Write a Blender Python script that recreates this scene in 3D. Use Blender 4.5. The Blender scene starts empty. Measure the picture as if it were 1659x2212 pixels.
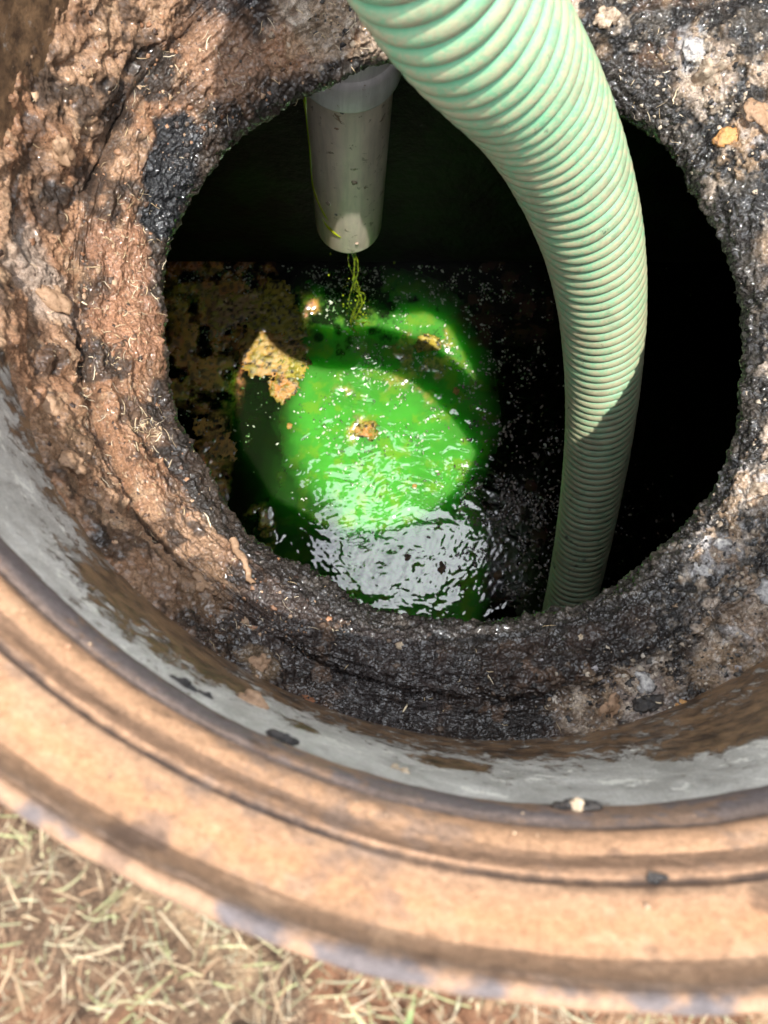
import bpy, math, random
import numpy as np
from mathutils import Vector, Matrix
from mathutils.bvhtree import BVHTree

SC = bpy.context.scene
COL = SC.collection
R = math.radians

# ------------------------------------------------------------------ camera
CAM_Z = 0.30                       # ground is z = 0, the lens is held 30 cm above it
TILT = R(6)
cam = bpy.data.cameras.new('camera')
cam.sensor_fit = 'VERTICAL'
cam.sensor_height = 36.0
cam.lens = 26.0
cam.clip_start = 0.01
cam.clip_end = 500
cam.dof.use_dof = True
cam.dof.focus_distance = 0.80
cam.dof.aperture_fstop = 8.5
camo = bpy.data.objects.new('camera', cam)
camo.location = (0, 0, CAM_Z)
camo.rotation_euler = (TILT, 0, 0)
COL.objects.link(camo)
SC.camera = camo

# ------------------------------------------------------------------ light
SUN_DIR = Vector((0.115, -0.15, 0.90)).normalized()       # towards the sun
sun_el = math.asin(SUN_DIR.z)
sun_az = math.atan2(SUN_DIR.x, SUN_DIR.y)
w = bpy.data.worlds.new('World')
SC.world = w
w.use_nodes = True
nt = w.node_tree
nt.nodes.clear()
out = nt.nodes.new('ShaderNodeOutputWorld')
bg = nt.nodes.new('ShaderNodeBackground')
bg.inputs['Strength'].default_value = 0.15
sky = nt.nodes.new('ShaderNodeTexSky')
sky.sky_type = 'NISHITA'
sky.sun_disc = False
sky.sun_elevation = sun_el
sky.sun_rotation = sun_az
sky.air_density = 1.0
sky.dust_density = 1.5
tc = nt.nodes.new('ShaderNodeTexCoord')
cn = nt.nodes.new('ShaderNodeTexNoise')                  # broken bright cloud over the whole sky
cn.inputs['Scale'].default_value = 2.6
cn.inputs['Detail'].default_value = 7
cn.inputs['Roughness'].default_value = 0.58
cr = nt.nodes.new('ShaderNodeValToRGB')
cr.color_ramp.elements[0].position = 0.30
cr.color_ramp.elements[1].position = 0.50
cm = nt.nodes.new('ShaderNodeMixRGB')
cm.inputs['Color2'].default_value = (12.4, 12.9, 13.6, 1)
nt.links.new(tc.outputs['Generated'], cn.inputs['Vector'])
nt.links.new(cn.outputs['Fac'], cr.inputs['Fac'])
nt.links.new(cr.outputs['Color'], cm.inputs['Fac'])
nt.links.new(sky.outputs['Color'], cm.inputs['Color1'])
nt.links.new(cm.outputs['Color'], bg.inputs['Color'])
nt.links.new(bg.outputs['Background'], out.inputs['Surface'])

sl = bpy.data.lights.new('sun', 'SUN')
sl.energy = 4.6
sl.angle = R(0.55)
sl.color = (1.0, 0.95, 0.87)
slo = bpy.data.objects.new('sun', sl)
slo.rotation_euler = SUN_DIR.to_track_quat('Z', 'Y').to_euler()
slo.location = (0.5, -0.5, 4)
COL.objects.link(slo)

SC.view_settings.view_transform = 'Standard'
SC.view_settings.look = 'None'
SC.view_settings.gamma = 1.0
SC.view_settings.use_curve_mapping = False
SC.view_settings.exposure = 0.70
SC.render.engine = 'CYCLES'
SC.cycles.use_denoising = True
SC.cycles.max_bounces = 8
SC.cycles.sample_clamp_indirect = 6.0
SC.cycles.caustics_reflective = False
SC.cycles.caustics_refractive = False

# ------------------------------------------------------------------ helpers
rng = np.random.default_rng(7)
random.seed(7)
F = 1597.0
CT, ST = math.cos(TILT), math.sin(TILT)

def ray(x, y):
    """direction of the sight line through a point of the 1659 x 2212 picture"""
    a = (x - 829.5) / F
    b = -(y - 1106.0) / F
    return Vector((a, b * CT + ST, b * ST - CT))

def pix(x, y, d):
    """point of that sight line at depth d below the lens"""
    v = ray(x, y)
    v = v * (d / -v.z)
    return Vector((v.x, v.y, CAM_Z - d))

def _hash(ix, iy, iz, seed):
    h = (ix * 374761393 + iy * 668265263 + iz * 2147483647 + seed * 1274126177) & 0xFFFFFFFF
    h = ((h ^ (h >> 13)) * 1274126177) & 0xFFFFFFFF
    h = (h ^ (h >> 16)) & 0xFFFFFFFF
    return h.astype(np.float64) / 4294967295.0 * 2 - 1

def noise(p, scale, seed=0):
    q = p * scale
    i = np.floor(q).astype(np.int64)
    f = q - i
    u = f * f * f * (f * (f * 6 - 15) + 10)
    r = 0
    for dx in (0, 1):
        wx = u[..., 0] if dx else 1 - u[..., 0]
        for dy in (0, 1):
            wy = u[..., 1] if dy else 1 - u[..., 1]
            for dz in (0, 1):
                wz = u[..., 2] if dz else 1 - u[..., 2]
                r = r + _hash(i[..., 0] + dx, i[..., 1] + dy, i[..., 2] + dz, seed) * wx * wy * wz
    return r

def fbm(p, scale, octv=4, seed=0, gain=0.5, ridged=False):
    a, t, s = 1.0, 0, 0
    for k in range(octv):
        n = noise(p + 13.7 * k, scale * 2.03 ** k, seed + k)
        if ridged:
            n = 1 - 2 * np.abs(n)
        t = t + a * n
        s += a
        a *= gain
    return t / s

def sstep(a, b, x):
    t = np.clip((x - a) / (b - a), 0, 1)
    return t * t * (3 - 2 * t)

def link(o, parent=None):
    COL.objects.link(o)
    if parent is not None:
        o.parent = parent
    return o

def mesh_np(name, V, faces, mat, parent=None, smooth=True, cols=None, attrs=None):
    """V (n,3), faces (m,4) or (m,3) arrays -> one linked mesh object"""
    V = np.ascontiguousarray(V, dtype=np.float32)
    faces = np.ascontiguousarray(faces, dtype=np.int32)
    me = bpy.data.meshes.new(name)
    n, m, k = len(V), len(faces), faces.shape[1]
    me.vertices.add(n)
    me.vertices.foreach_set('co', V.ravel())
    me.loops.add(m * k)
    me.loops.foreach_set('vertex_index', faces.ravel())
    me.polygons.add(m)
    me.polygons.foreach_set('loop_start', np.arange(0, m * k, k, dtype=np.int32))
    me.polygons.foreach_set('loop_total', np.full(m, k, dtype=np.int32))
    me.polygons.foreach_set('use_smooth', np.full(m, smooth, dtype=bool))
    me.update(calc_edges=True)
    me.validate()
    if cols is not None:
        ca = me.color_attributes.new('Col', 'FLOAT_COLOR', 'POINT')
        c4 = np.ones((n, 4), dtype=np.float32)
        c4[:, :3] = cols
        ca.data.foreach_set('color', c4.ravel())
    for an, av in (attrs or {}).items():
        at = me.attributes.new(an, 'FLOAT', 'POINT')
        at.data.foreach_set('value', np.ascontiguousarray(av, dtype=np.float32))
    me.materials.append(mat)
    return link(bpy.data.objects.new(name, me), parent)

def grid_faces(n, m, wrap=False):
    """n rows x m columns of vertices; wrap joins the last row to the first"""
    i = np.arange(n if wrap else n - 1)
    j = np.arange(m - 1)
    I, J = np.meshgrid(i, j, indexing='ij')
    I2 = (I + 1) % n
    return np.stack([I * m + J, I2 * m + J, I2 * m + J + 1, I * m + J + 1], -1).reshape(-1, 4)

def tag(o, label=None, cat=None, group=None, kind=None):
    if label:
        o['label'] = label
    if cat:
        o['category'] = cat
    if group:
        o['group'] = group
    if kind:
        o['kind'] = kind
    return o

def empty(name, loc=(0, 0, 0)):
    o = bpy.data.objects.new(name, None)
    o.empty_display_size = 0.05
    o.location = loc
    return link(o)

def keep_world(child, parent):
    child.parent = parent
    child.matrix_parent_inverse = Matrix.Translation(-Vector(parent.location))

# ------------------------------------------------------------------ materials
class NT:
    def __init__(self, name):
        self.m = bpy.data.materials.new(name)
        self.m.use_nodes = True
        self.t = self.m.node_tree
        self.b = self.t.nodes['Principled BSDF']
        self.o = self.t.nodes['Material Output']
        self.tc = self.t.nodes.new('ShaderNodeTexCoord')
        self.vec = self.tc.outputs['Object']

    def n(self, t, **kw):
        x = self.t.nodes.new(t)
        for k, v in kw.items():
            setattr(x, k, v)
        return x

    def l(self, a, b):
        self.t.links.new(a, b)

    def noise(self, scale, detail=4, rough=0.55, dist=0.0, vec=None):
        x = self.n('ShaderNodeTexNoise')
        x.inputs['Scale'].default_value = scale
        x.inputs['Detail'].default_value = detail
        x.inputs['Roughness'].default_value = rough
        x.inputs['Distortion'].default_value = dist
        self.l(vec or self.vec, x.inputs['Vector'])
        return x.outputs['Fac']

    def scaled(self, s):
        x = self.n('ShaderNodeMapping')
        x.inputs['Scale'].default_value = s
        self.l(self.vec, x.inputs['Vector'])
        return x.outputs['Vector']

    def voro(self, scale, feature='F1', vec=None):
        x = self.n('ShaderNodeTexVoronoi', feature=feature)
        x.inputs['Scale'].default_value = scale
        self.l(vec or self.vec, x.inputs['Vector'])
        return x.outputs['Distance']

    def ramp(self, fac, stops, interp='LINEAR'):
        x = self.n('ShaderNodeValToRGB')
        x.color_ramp.interpolation = interp
        e = x.color_ramp.elements
        while len(e) < len(stops):
            e.new(0.5)
        for s, (p, c) in zip(e, stops):
            s.position = p
            s.color = (c, c, c, 1) if not isinstance(c, tuple) else (*c, 1)
        self.l(fac, x.inputs['Fac'])
        return x.outputs['Color']

    def mix(self, fac, a, b, mode='MIX'):
        x = self.n('ShaderNodeMixRGB', blend_type=mode)
        for v, s in ((fac, 'Fac'), (a, 'Color1'), (b, 'Color2')):
            if isinstance(v, (int, float)):
                x.inputs[s].default_value = v if s == 'Fac' else (v, v, v, 1)
            elif isinstance(v, tuple):
                x.inputs[s].default_value = (*v, 1)
            else:
                self.l(v, x.inputs[s])
        return x.outputs['Color']

    def math(self, op, a, b=0.0):
        x = self.n('ShaderNodeMath', operation=op)
        for v, i in ((a, 0), (b, 1)):
            if isinstance(v, (int, float)):
                x.inputs[i].default_value = v
            else:
                self.l(v, x.inputs[i])
        return x.outputs['Value']

    def attr(self, name):
        x = self.n('ShaderNodeAttribute', attribute_name=name)
        return x

    def bump(self, height, dist, strength=1.0, normal=None):
        x = self.n('ShaderNodeBump')
        x.inputs['Strength'].default_value = strength
        x.inputs['Distance'].default_value = dist
        self.l(height, x.inputs['Height'])
        if normal is not None:
            self.l(normal, x.inputs['Normal'])
        return x.outputs['Normal']

    def set(self, color=None, rough=None, normal=None, **kw):
        for v, s in ((color, 'Base Color'), (rough, 'Roughness'), (normal, 'Normal')):
            if v is None:
                continue
            if isinstance(v, (int, float)):
                self.b.inputs[s].default_value = v
            elif isinstance(v, tuple):
                self.b.inputs[s].default_value = (*v, 1)
            else:
                self.l(v, self.b.inputs[s])
        for k, v in kw.items():
            s = k.replace('_', ' ')
            if isinstance(v, (int, float, tuple)):
                self.b.inputs[s].default_value = v
            else:
                self.l(v, self.b.inputs[s])
        return self.m

def mat_mud():
    t = NT('wet_mud')
    col = t.attr('Col').outputs['Color']
    wet = t.attr('wet').outputs['Fac']
    n1 = t.noise(420, 5, 0.65)
    n2 = t.noise(1500, 3, 0.6)
    c = t.mix(1.0, col, t.ramp(n1, [(0.30, 0.45), (0.5, 0.95), (0.70, 1.5)]), 'MULTIPLY')
    c = t.mix(1.0, c, t.ramp(n2, [(0.35, 0.7), (0.65, 1.25)]), 'MULTIPLY')
    gr = t.voro(620)
    c = t.mix(t.math('MULTIPLY', t.ramp(gr, [(0.10, 1.0), (0.24, 0.0)]), 0.45), c, t.mix(1.0, col, 1.9, 'MULTIPLY'))
    slick = t.ramp(t.noise(110, 5, 0.7, 0.3), [(0.44, 0.0), (0.60, 1.0)])
    rw = t.math('MULTIPLY', wet, -0.55)
    rr = t.math('ADD', t.math('ADD', rw, 0.62), t.math('MULTIPLY', t.noise(160, 3), 0.18))
    nb = t.bump(n1, 0.0022, 1.0)
    nb = t.bump(n2, 0.0007, 1.0, nb)
    m = t.set(c, rr, nb, Specular_IOR_Level=0.3)
    t.l(t.math('MULTIPLY', t.math('ADD', t.math('MULTIPLY', wet, 0.85), 0.25), t.math('ADD', t.math('MULTIPLY', slick, 0.8), 0.2)), t.b.inputs['Coat Weight'])
    t.b.inputs['Coat IOR'].default_value = 1.75
    t.b.inputs['Coat Roughness'].default_value = 0.07
    t.l(t.bump(t.math('ADD', t.noise(190, 2, 0.5), t.math('MULTIPLY', t.noise(70, 3, 0.5), 0.8)), 0.0027, 1.0), t.b.inputs['Coat Normal'])
    return m

def mat_lump(name, c1, c2, rough=0.3, scale=250):
    t = NT(name)
    n1 = t.noise(scale, 5, 0.6)
    n2 = t.noise(scale * 4, 3, 0.6)
    c = t.mix(t.ramp(n1, [(0.35, 0.0), (0.65, 1.0)]), c1, c2)
    c = t.mix(t.ramp(t.noise(scale * .6, 6, 0.7, 0.5), [(0.56, 0.0), (0.66, 0.85)]), c, (.05, .035, .026))
    nb = t.bump(n1, 0.0016, 0.7)
    nb = t.bump(n2, 0.001, 0.6, nb)
    return t.set(c, rough, nb, Specular_IOR_Level=0.5)

def mat_hose(name, c1, c2):
    t = NT(name)
    ph = t.attr('phase').outputs['Fac']
    n1 = t.noise(70, 6, 0.7)
    n2 = t.noise(420, 5, 0.75)
    # dry dirt caught on the crests and lower flanks of the ribs
    crest = t.ramp(ph, [(0.02, 0.05), (0.17, 0.95), (0.80, 1.0), (0.98, 0.5)])
    f = t.math('ADD', t.math('MULTIPLY', n1, 0.6), t.math('MULTIPLY', n2, 0.5))
    m = t.math('MULTIPLY', t.ramp(f, [(0.46, 0.0), (0.62, 1.0)]), crest)
    film = t.math('ADD', t.math('MULTIPLY', m, 0.72), t.math('MULTIPLY', crest, 0.16))
    sz = t.n('ShaderNodeSeparateXYZ')
    t.l(t.vec, sz.inputs[0])
    lowd = t.n('ShaderNodeMapRange')
    lowd.inputs['From Min'].default_value = -0.15
    lowd.inputs['From Max'].default_value = -0.95
    t.l(sz.outputs['Z'], lowd.inputs['Value'])
    big = t.ramp(t.noise(16, 5, 0.6), [(0.35, 0.0), (0.65, 0.22)])
    film = t.math('MINIMUM', t.math('ADD', t.math('ADD', film, t.math('MULTIPLY', big, crest)), t.math('MULTIPLY', lowd.outputs['Result'], 0.30)), 0.93)  # dirt also thickened lower down to lighten the shaded hose end in the colour
    c = t.mix(film, c1, c2)
    c = t.mix(t.math('MULTIPLY', t.ramp(t.noise(300, 6, 0.8), [(0.62, 0.0), (0.72, 1.0)]), 0.45), c, (.50, .46, .33))
    smear = t.math('MULTIPLY', t.ramp(t.noise(24, 7, 0.72, 0.5), [(0.52, 0.0), (0.62, 1.0)]), 0.36)
    c = t.mix(smear, c, (.19, .15, .10))
    gr = t.ramp(t.math('ADD', t.noise(38, 7, 0.75), t.math('MULTIPLY', lowd.outputs['Result'], 0.035)), [(0.64, 0.0), (0.68, 0.85)])
    c = t.mix(gr, c, (0.03, 0.035, 0.03))
    nb = t.bump(n2, 0.0008, 0.6)
    r = t.math('ADD', t.math('MULTIPLY', m, 0.3), 0.38)
    return t.set(c, r, nb, Specular_IOR_Level=0.5)

def mat_plain(name, c1, c2, scale, rough=0.6, bump=0.002, **kw):
    t = NT(name)
    n1 = t.noise(scale, 6, 0.65)
    c = t.mix(t.ramp(n1, [(0.35, 0.0), (0.65, 1.0)]), c1, c2)
    return t.set(c, rough, t.bump(n1, bump, 0.6), **kw)

def mat_pvc(name, base, dirt, amount):
    t = NT(name)
    s = t.noise(70, 5, 0.65, 0.3, t.scaled((1, 1, 0.12)))
    b = t.noise(55, 6, 0.7, 0.5)
    c = t.mix(t.ramp(s, [(0.42, 0.0), (0.72, 0.75)]), base, tuple(0.62 * x for x in base))
    c = t.mix(t.ramp(b, [(amount, 0.0), (amount + 0.05, 1.0)]), c, dirt)
    c = t.mix(t.ramp(t.noise(18, 4), [(0.35, 0.0), (0.75, 0.35)]), c, (0.40, 0.30, 0.23))
    return t.set(c, 0.38, t.bump(b, 0.001, 0.3), Specular_IOR_Level=0.5)

# ------------------------------------------------------------------ levels (depth below the lens)
D_RIM, D_HOLE, D_WATER = 0.24, 0.66, 1.60
HC = Vector((0.074, 0.231))                       # centre of the tank opening
RC = Vector((0.0925, 0.266))                      # centre of the riser

# ------------------------------------------------------------------ outline of the opening
outline = [(345, 650), (347, 560), (372, 480), (425, 385), (500, 300), (570, 245), (640, 195), (700, 170), (760, 140), (830, 112),
           (895, 112), (985, 180), (1090, 222), (1210, 235), (1312, 222), (1430, 290), (1530, 440), (1590, 600), (1617, 780), (1585, 950),  # edge hidden behind the hose drawn inward to trim the sun patch
           (1500, 1120), (1400, 1222), (1260, 1300), (1160, 1335), (1050, 1345), (930, 1336), (850, 1320), (700, 1260), (560, 1168),
           (440, 1020), (375, 900), (352, 780)]
pts = np.array([[pix(x, y, D_HOLE).x - HC.x, pix(x, y, D_HOLE).y - HC.y] for x, y in outline])
ang = np.arctan2(pts[:, 1], pts[:, 0])
rad = np.hypot(pts[:, 0], pts[:, 1])
o_ = np.argsort(ang)
ang, rad = ang[o_], rad[o_]

def hole_r(th):
    return np.interp((th + np.pi) % (2 * np.pi) - np.pi, np.r_[ang[-1] - 2 * np.pi, ang, ang[0] + 2 * np.pi], np.r_[rad[-1], rad, rad[0]])

# ------------------------------------------------------------------ mud bank round the opening
NA, NU = 1950, 290
th = np.linspace(0, 2 * np.pi, NA, endpoint=False)
rh0 = hole_r(th)
ker = np.hanning(61)
ker /= ker.sum()
rh = np.convolve(np.r_[rh0[-30:], rh0, rh0[:30]], ker, 'valid')
rh = 0.5 * rh + 0.5 * np.convolve(np.r_[rh0[-6:], rh0, rh0[:6]], np.ones(13) / 13, 'valid')
# radius of the riser wall measured from the hole centre
off = RC - HC
cb = off.x * np.cos(th) + off.y * np.sin(th)
ro = cb + np.sqrt(np.maximum(cb ** 2 - off.length_squared + 0.398 ** 2, 0))
# profile: underside, lip, ledge, crease, upper bank.  (u, depth)
prof_t = np.array([0.00, 0.05, 0.09, 0.13, 0.18, 0.45, 0.60, 0.66, 0.74, 0.90, 1.00])
prof_u = np.array([0.55, 0.10, 0.00, 0.01, 0.08, 0.42, 0.56, 0.60, 0.66, 0.86, 1.00])
prof_d = np.array([0.715, 0.690, 0.670, 0.657, 0.645, 0.606, 0.596, 0.596, 0.584, 0.562, 0.548])
tt = np.linspace(0, 1, NU)
uu = np.interp(tt, prof_t, prof_u)
dd = np.interp(tt, prof_t, prof_d)
k9 = np.hanning(17)
k9 /= k9.sum()
uu[8:-8] = np.convolve(uu, k9, 'valid')
dd[8:-8] = np.convolve(dd, k9, 'valid')
TH, TT = np.meshgrid(th, tt, indexing='ij')
UU = np.broadcast_to(uu, TH.shape)
DD = np.broadcast_to(dd, TH.shape).copy()
deg0 = np.abs((np.degrees(TH) % 360) - 172)
DD -= 0.080 * (1 - sstep(40, 80, deg0)) * sstep(0.62, 1.0, TT)
flat0 = np.abs((np.degrees(TH) - 312 + 180) % 360 - 180)
DD += 0.050 * (1 - sstep(60, 100, flat0)) * sstep(0.25, 1.0, TT)
RR = rh[:, None] + (ro - rh)[:, None] * UU
V = np.stack([HC.x + RR * np.cos(TH), HC.y + RR * np.sin(TH), CAM_Z - DD], -1)

def grid_normals(V):
    a = np.roll(V, -1, 0) - np.roll(V, 1, 0)
    b = np.gradient(V, axis=1)
    n = np.cross(b, a)
    n /= np.linalg.norm(n, axis=-1, keepdims=True) + 1e-12
    n[n[..., 2] < -0.6] *= 1
    return n

Nrm = grid_normals(V)
mid = Nrm[:, NU // 2]
if mid[:, 2].mean() < 0:
    Nrm = -Nrm
deg = np.degrees(TH) % 360
def around(c, hw, soft):
    d = np.abs((deg - c + 180) % 360 - 180)
    return 1 - sstep(hw, hw + soft, d)
w_left = around(170, 52, 25)                       # brown soil side
w_bot = around(275, 42, 25)                        # dark sludge towards the viewer
w_right = around(10, 55, 25)                       # black crust with pale grease
w_top = around(90, 22, 20)
P = V.copy()
big = fbm(P, 16, 4, 3)
lump = fbm(P, 45, 4, 11)
fine = fbm(P, 150, 4, 21, 0.6)
ridg = fbm(P, 70, 4, 31, 0.55, True)
crumb = fbm(P, 330, 3, 41, 0.6)
wob = sstep(0.04, 0.16, TT)
disp = 0.010 * big + 0.0046 * lump * (0.7 + 0.5 * w_left) + 0.0034 * fine + 0.0030 * ridg + (0.0016 + 0.0010 * w_bot) * crumb
# soft clods on the soil side, near the riser
clod = np.maximum(fbm(P, 28, 3, 51) - 0.08, 0) * 0.020 * w_left * sstep(0.55, 0.75, TT)
# broken-out hollows
pit = np.maximum(fbm(P, 24, 3, 61) - 0.22, 0) * 0.024
Q = np.stack([np.cos(TH) * 2.2, np.sin(TH) * 2.2, TT * 16 + .5 * lump], -1)
layer = fbm(Q, 1.0, 4, 65, .55)                    # smeared in bands that run round the shaft
disp = disp * (0.35 + 0.65 * wob) + 0.0060 * layer * sstep(.2, .32, TT) * (w_left + .6 * w_bot) + clod - pit * sstep(0.2, 0.3, TT) * (1 - 0.5 * w_bot)
# furrow that runs round the ledge on the soil side
fur = np.exp(-((TT - 0.60 - 0.03 * noise(P, 9, 71)) / 0.040) ** 2) * (0.012 * w_left + 0.006 * w_bot) * sstep(-.35, .25, noise(P, 13, 75))
disp = disp - fur
b0 = V[::12, ::6]
plain_bvh = BVHTree.FromPolygons([Vector(v) for v in b0.reshape(-1, 3).tolist()], grid_faces(b0.shape[0], b0.shape[1], True).tolist())
grease = np.zeros_like(TT)
gn = fbm(P, 38, 4, 151, .6)
for (px, py, r) in ((1500, 130, .034), (1560, 200, .032), (1610, 330, .026), (1640, 240, .03), (1640, 1050, .034), (1560, 1190, .036), (1500, 1250, .02), (1360, 1490, .036), (1260, 1540, .034), (1430, 1450, .026), (1600, 1420, .040),
                    (1520, 1370, .024), (1640, 1290, .03), (850, 60, .034), (760, 50, .026), (640, 30, .024), (1320, 50, .018)):
    c = plain_bvh.ray_cast(Vector((0, 0, CAM_Z)), ray(px, py).normalized())[0]
    if c is None:
        continue
    q = np.sqrt((V[..., 0] - c.x) ** 2 + (V[..., 1] - c.y) ** 2 + (V[..., 2] - c.z) ** 2) * (1 + .9 * gn)
    grease = np.maximum(grease, 1 - sstep(r * .45, r, q))
gl = fbm(P, 120, 3, 161, .55)
gmask = grease * sstep(-.18, .12, gl + .35 * gn)
disp = disp + gmask * (.0022 + .0045 * np.maximum(gl, 0)) + grease * .0016 * fbm(P, 260, 2, 171)
V2 = V + Nrm * disp[..., None]
# ragged lip
V2[..., 0] += -np.cos(TH) * 0.004 * np.maximum(fine, 0) * (1 - sstep(0.1, 0.2, TT))
V2[..., 1] += -np.sin(TH) * 0.004 * np.maximum(fine, 0) * (1 - sstep(0.1, 0.2, TT))

def c3(*c):
    return np.array(c)
cA = fbm(P, 20, 5, 81)
cB = fbm(P, 60, 5, 91, 0.6)
cC = fbm(P, 34, 5, 101, 0.55)
brown, red, dark, black = c3(.40, .245, .150), c3(.31, .165, .092), c3(.075, .045, .03), c3(.018, .015, .014)
grey, tan, pale = c3(.13, .11, .095), c3(.42, .29, .185), c3(.62, .50, .40)
def lerp(a, b, f):
    return a + (b - a) * f[..., None]
one = np.ones(TH.shape + (3,))
soil = lerp(one * red, brown, sstep(-0.25, 0.25, cA))
soil = lerp(soil, one * tan, sstep(0.12, 0.42, cB) * 0.6)
soil = lerp(soil, one * dark, sstep(0.10, 0.34, cC) * 0.85)
soil = lerp(soil, one * dark, sstep(0.05, 0.40, -layer) * 0.6)
soil = lerp(soil, one * black, sstep(0.22, 0.34, fbm(P, 26, 4, 111)) * 0.8)
slud = lerp(one * c3(.018, .012, .010), c3(.055, .034, .026), sstep(-0.2, 0.3, cA))
slud = lerp(slud, one * black, sstep(0.05, 0.35, cC) * 0.8)
slud = lerp(slud, one * c3(.20, .12, .075), sstep(0.20, 0.45, cB) * 0.45)
crst = lerp(one * c3(.016, .015, .015), c3(.075, .065, .055), sstep(-0.05, 0.40, cB))
crst = lerp(crst, one * c3(.33, .27, .21), sstep(0.25, 0.5, fbm(P, 110, 4, 121, 0.6)) * 0.75)
crst = lerp(crst, one * tan, sstep(0.20, 0.40, cA) * 0.55)
crst = lerp(crst, one * pale, sstep(0.24, 0.40, fbm(P, 42, 5, 131, 0.6)) * 0.8)
colr = soil * 0.8
colr = lerp(colr, slud, w_bot)
colr = lerp(colr, soil, w_left * (1 - 0.6 * w_bot))
colr = lerp(colr, crst, w_right)
tops = lerp(soil, crst, sstep(-0.1, 0.1, cA))
colr = lerp(colr, tops, w_top)
# black wet edge of the opening, wider in places
edge = 1 - sstep(0.19, 0.25, TT - 0.10 * noise(P, 14, 141) - 0.05 * w_bot - 0.05 * lump)
colr = lerp(colr, one * c3(.022, .019, .017) + one * c3(.04, .035, .03) * np.maximum(cB, 0)[..., None] * 2, edge * 0.92)
# the large black tarry patch on the soil side of the opening
def blob(px, py, d, r, soft=0.4):
    c = plain_bvh.ray_cast(Vector((0, 0, CAM_Z)), ray(px, py).normalized())[0] or pix(px, py, d)
    q = np.sqrt((V[..., 0] - c.x) ** 2 + (V[..., 1] - c.y) ** 2 + (V[..., 2] - c.z) ** 2)
    q = q * (1 + 0.55 * cB + 0.4 * lump)
    return 1 - sstep(r * (1 - soft), r, q)
wetb = np.zeros_like(TT)
for (px, py, d, r, c, a, wv) in [
        (365, 385, .67, .040, (.016, .017, .019), 1.0, 1.0), (385, 300, .66, .028, (.018, .018, .020), 1.0, 1.0),
        (345, 470, .69, .026, (.016, .017, .019), 1.0, 1.0),
        (235, 215, .58, .028, (.03, .022, .018), .9, .3), (330, 150, .62, .032, (.02, .018, .016), .9, .5),
        (500, 30, .58, .040, (.025, .02, .02), .9, .4), (700, 30, .60, .030, (.03, .024, .02), .8, .4),
        (200, 540, .60, .022, (.05, .03, .02), .8, .2), (205, 640, .60, .022, (.04, .026, .018), .8, .2),
        (290, 700, .66, .045, (.37, .19, .11), .8, .0), (270, 560, .66, .035, (.40, .21, .125), .8, .0),
        (480, 130, .62, .040, (.36, .21, .13), .8, .0), (110, 640, .55, .030, (.52, .40, .32), .7, .4),
        (60, 560, .55, .035, (.48, .38, .31), .6, .5), (140, 960, .57, .045, (.32, .20, .12), .7, .4),
        (700, 60, .62, .030, (.40, .30, .21), .7, .4), (840, 60, .64, .030, (.45, .34, .25), .8, .4),
        (1530, 170, .62, .030, (.52, .42, .34), .9, .5), (1490, 110, .60, .018, (.50, .50, .52), .8, .8),
        (1600, 290, .63, .018, (.40, .25, .14), .9, .4), (1640, 250, .60, .016, (.42, .30, .22), .9, .3),
        (1640, 1050, .64, .025, (.55, .47, .40), .8, .6), (1560, 1190, .63, .022, (.50, .46, .44), .7, .8),
        (1380, 1500, .56, .030, (.34, .27, .23), .8, .7), (1560, 1430, .57, .030, (.36, .25, .16), .8, .4),
        (1250, 1540, .56, .030, (.22, .15, .10), .7, .4), (1630, 1350, .59, .030, (.38, .27, .19), .8, .3),
        (850, 1480, .60, .060, (.036, .028, .027), .8, .6), (600, 1370, .61, .045, (.055, .04, .035), .7, .5),
        (430, 1280, .58, .030, (.24, .15, .09), .6, .3), (560, 1440, .58, .020, (.26, .18, .11), .7, .4)]:
    b = blob(px, py, d, r)
    colr = lerp(colr, one * c3(*c) * (1 + 0.5 * cB[..., None]), b * a)
    wetb = np.maximum(wetb, b * wv)
gcol = lerp(one * c3(.36, .25, .16), c3(.56, .47, .38), sstep(-.2, .3, gn))
gcol = lerp(gcol, one * c3(.50, .50, .52), sstep(.05, .35, fbm(P, 55, 3, 181)) * w_right * .8)
gcol = lerp(gcol, one * c3(.20, .12, .07), sstep(.15, .4, fbm(P, 75, 3, 191)) * .7)
colr = lerp(colr, gcol, gmask * .85)
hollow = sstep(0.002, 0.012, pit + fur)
colr = lerp(colr, colr * 0.55, hollow)             # soil colour darkened in the furrow and hollows
colr = np.clip(colr, 0.006, 0.9)
wet = np.clip(0.30 + 0.4 * gmask + 0.45 * w_bot + 0.50 * w_right + 0.10 * w_left + 0.35 * edge + 0.5 * wetb + 0.5 * cC, 0, 1)
fc = grid_faces(NA, NU, True)
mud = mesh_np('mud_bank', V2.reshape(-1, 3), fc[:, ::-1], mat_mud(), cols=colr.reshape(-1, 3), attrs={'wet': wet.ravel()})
tag(mud, 'brown soil and black sludge caked round the tank opening', 'mud', kind='structure')
sub = V2[::5, ::3]
sf = grid_faces(sub.shape[0], sub.shape[1], True)
mud_bvh = BVHTree.FromPolygons([Vector(v) for v in sub.reshape(-1, 3).tolist()], sf.tolist())

# ------------------------------------------------------------------ riser (stacked plastic ring lining the shaft)
riser = empty('access_riser', (RC.x, RC.y, 0))
tag(riser, 'dusty tan plastic riser ring with rounded inner lip round the shaft', 'riser')

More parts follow.
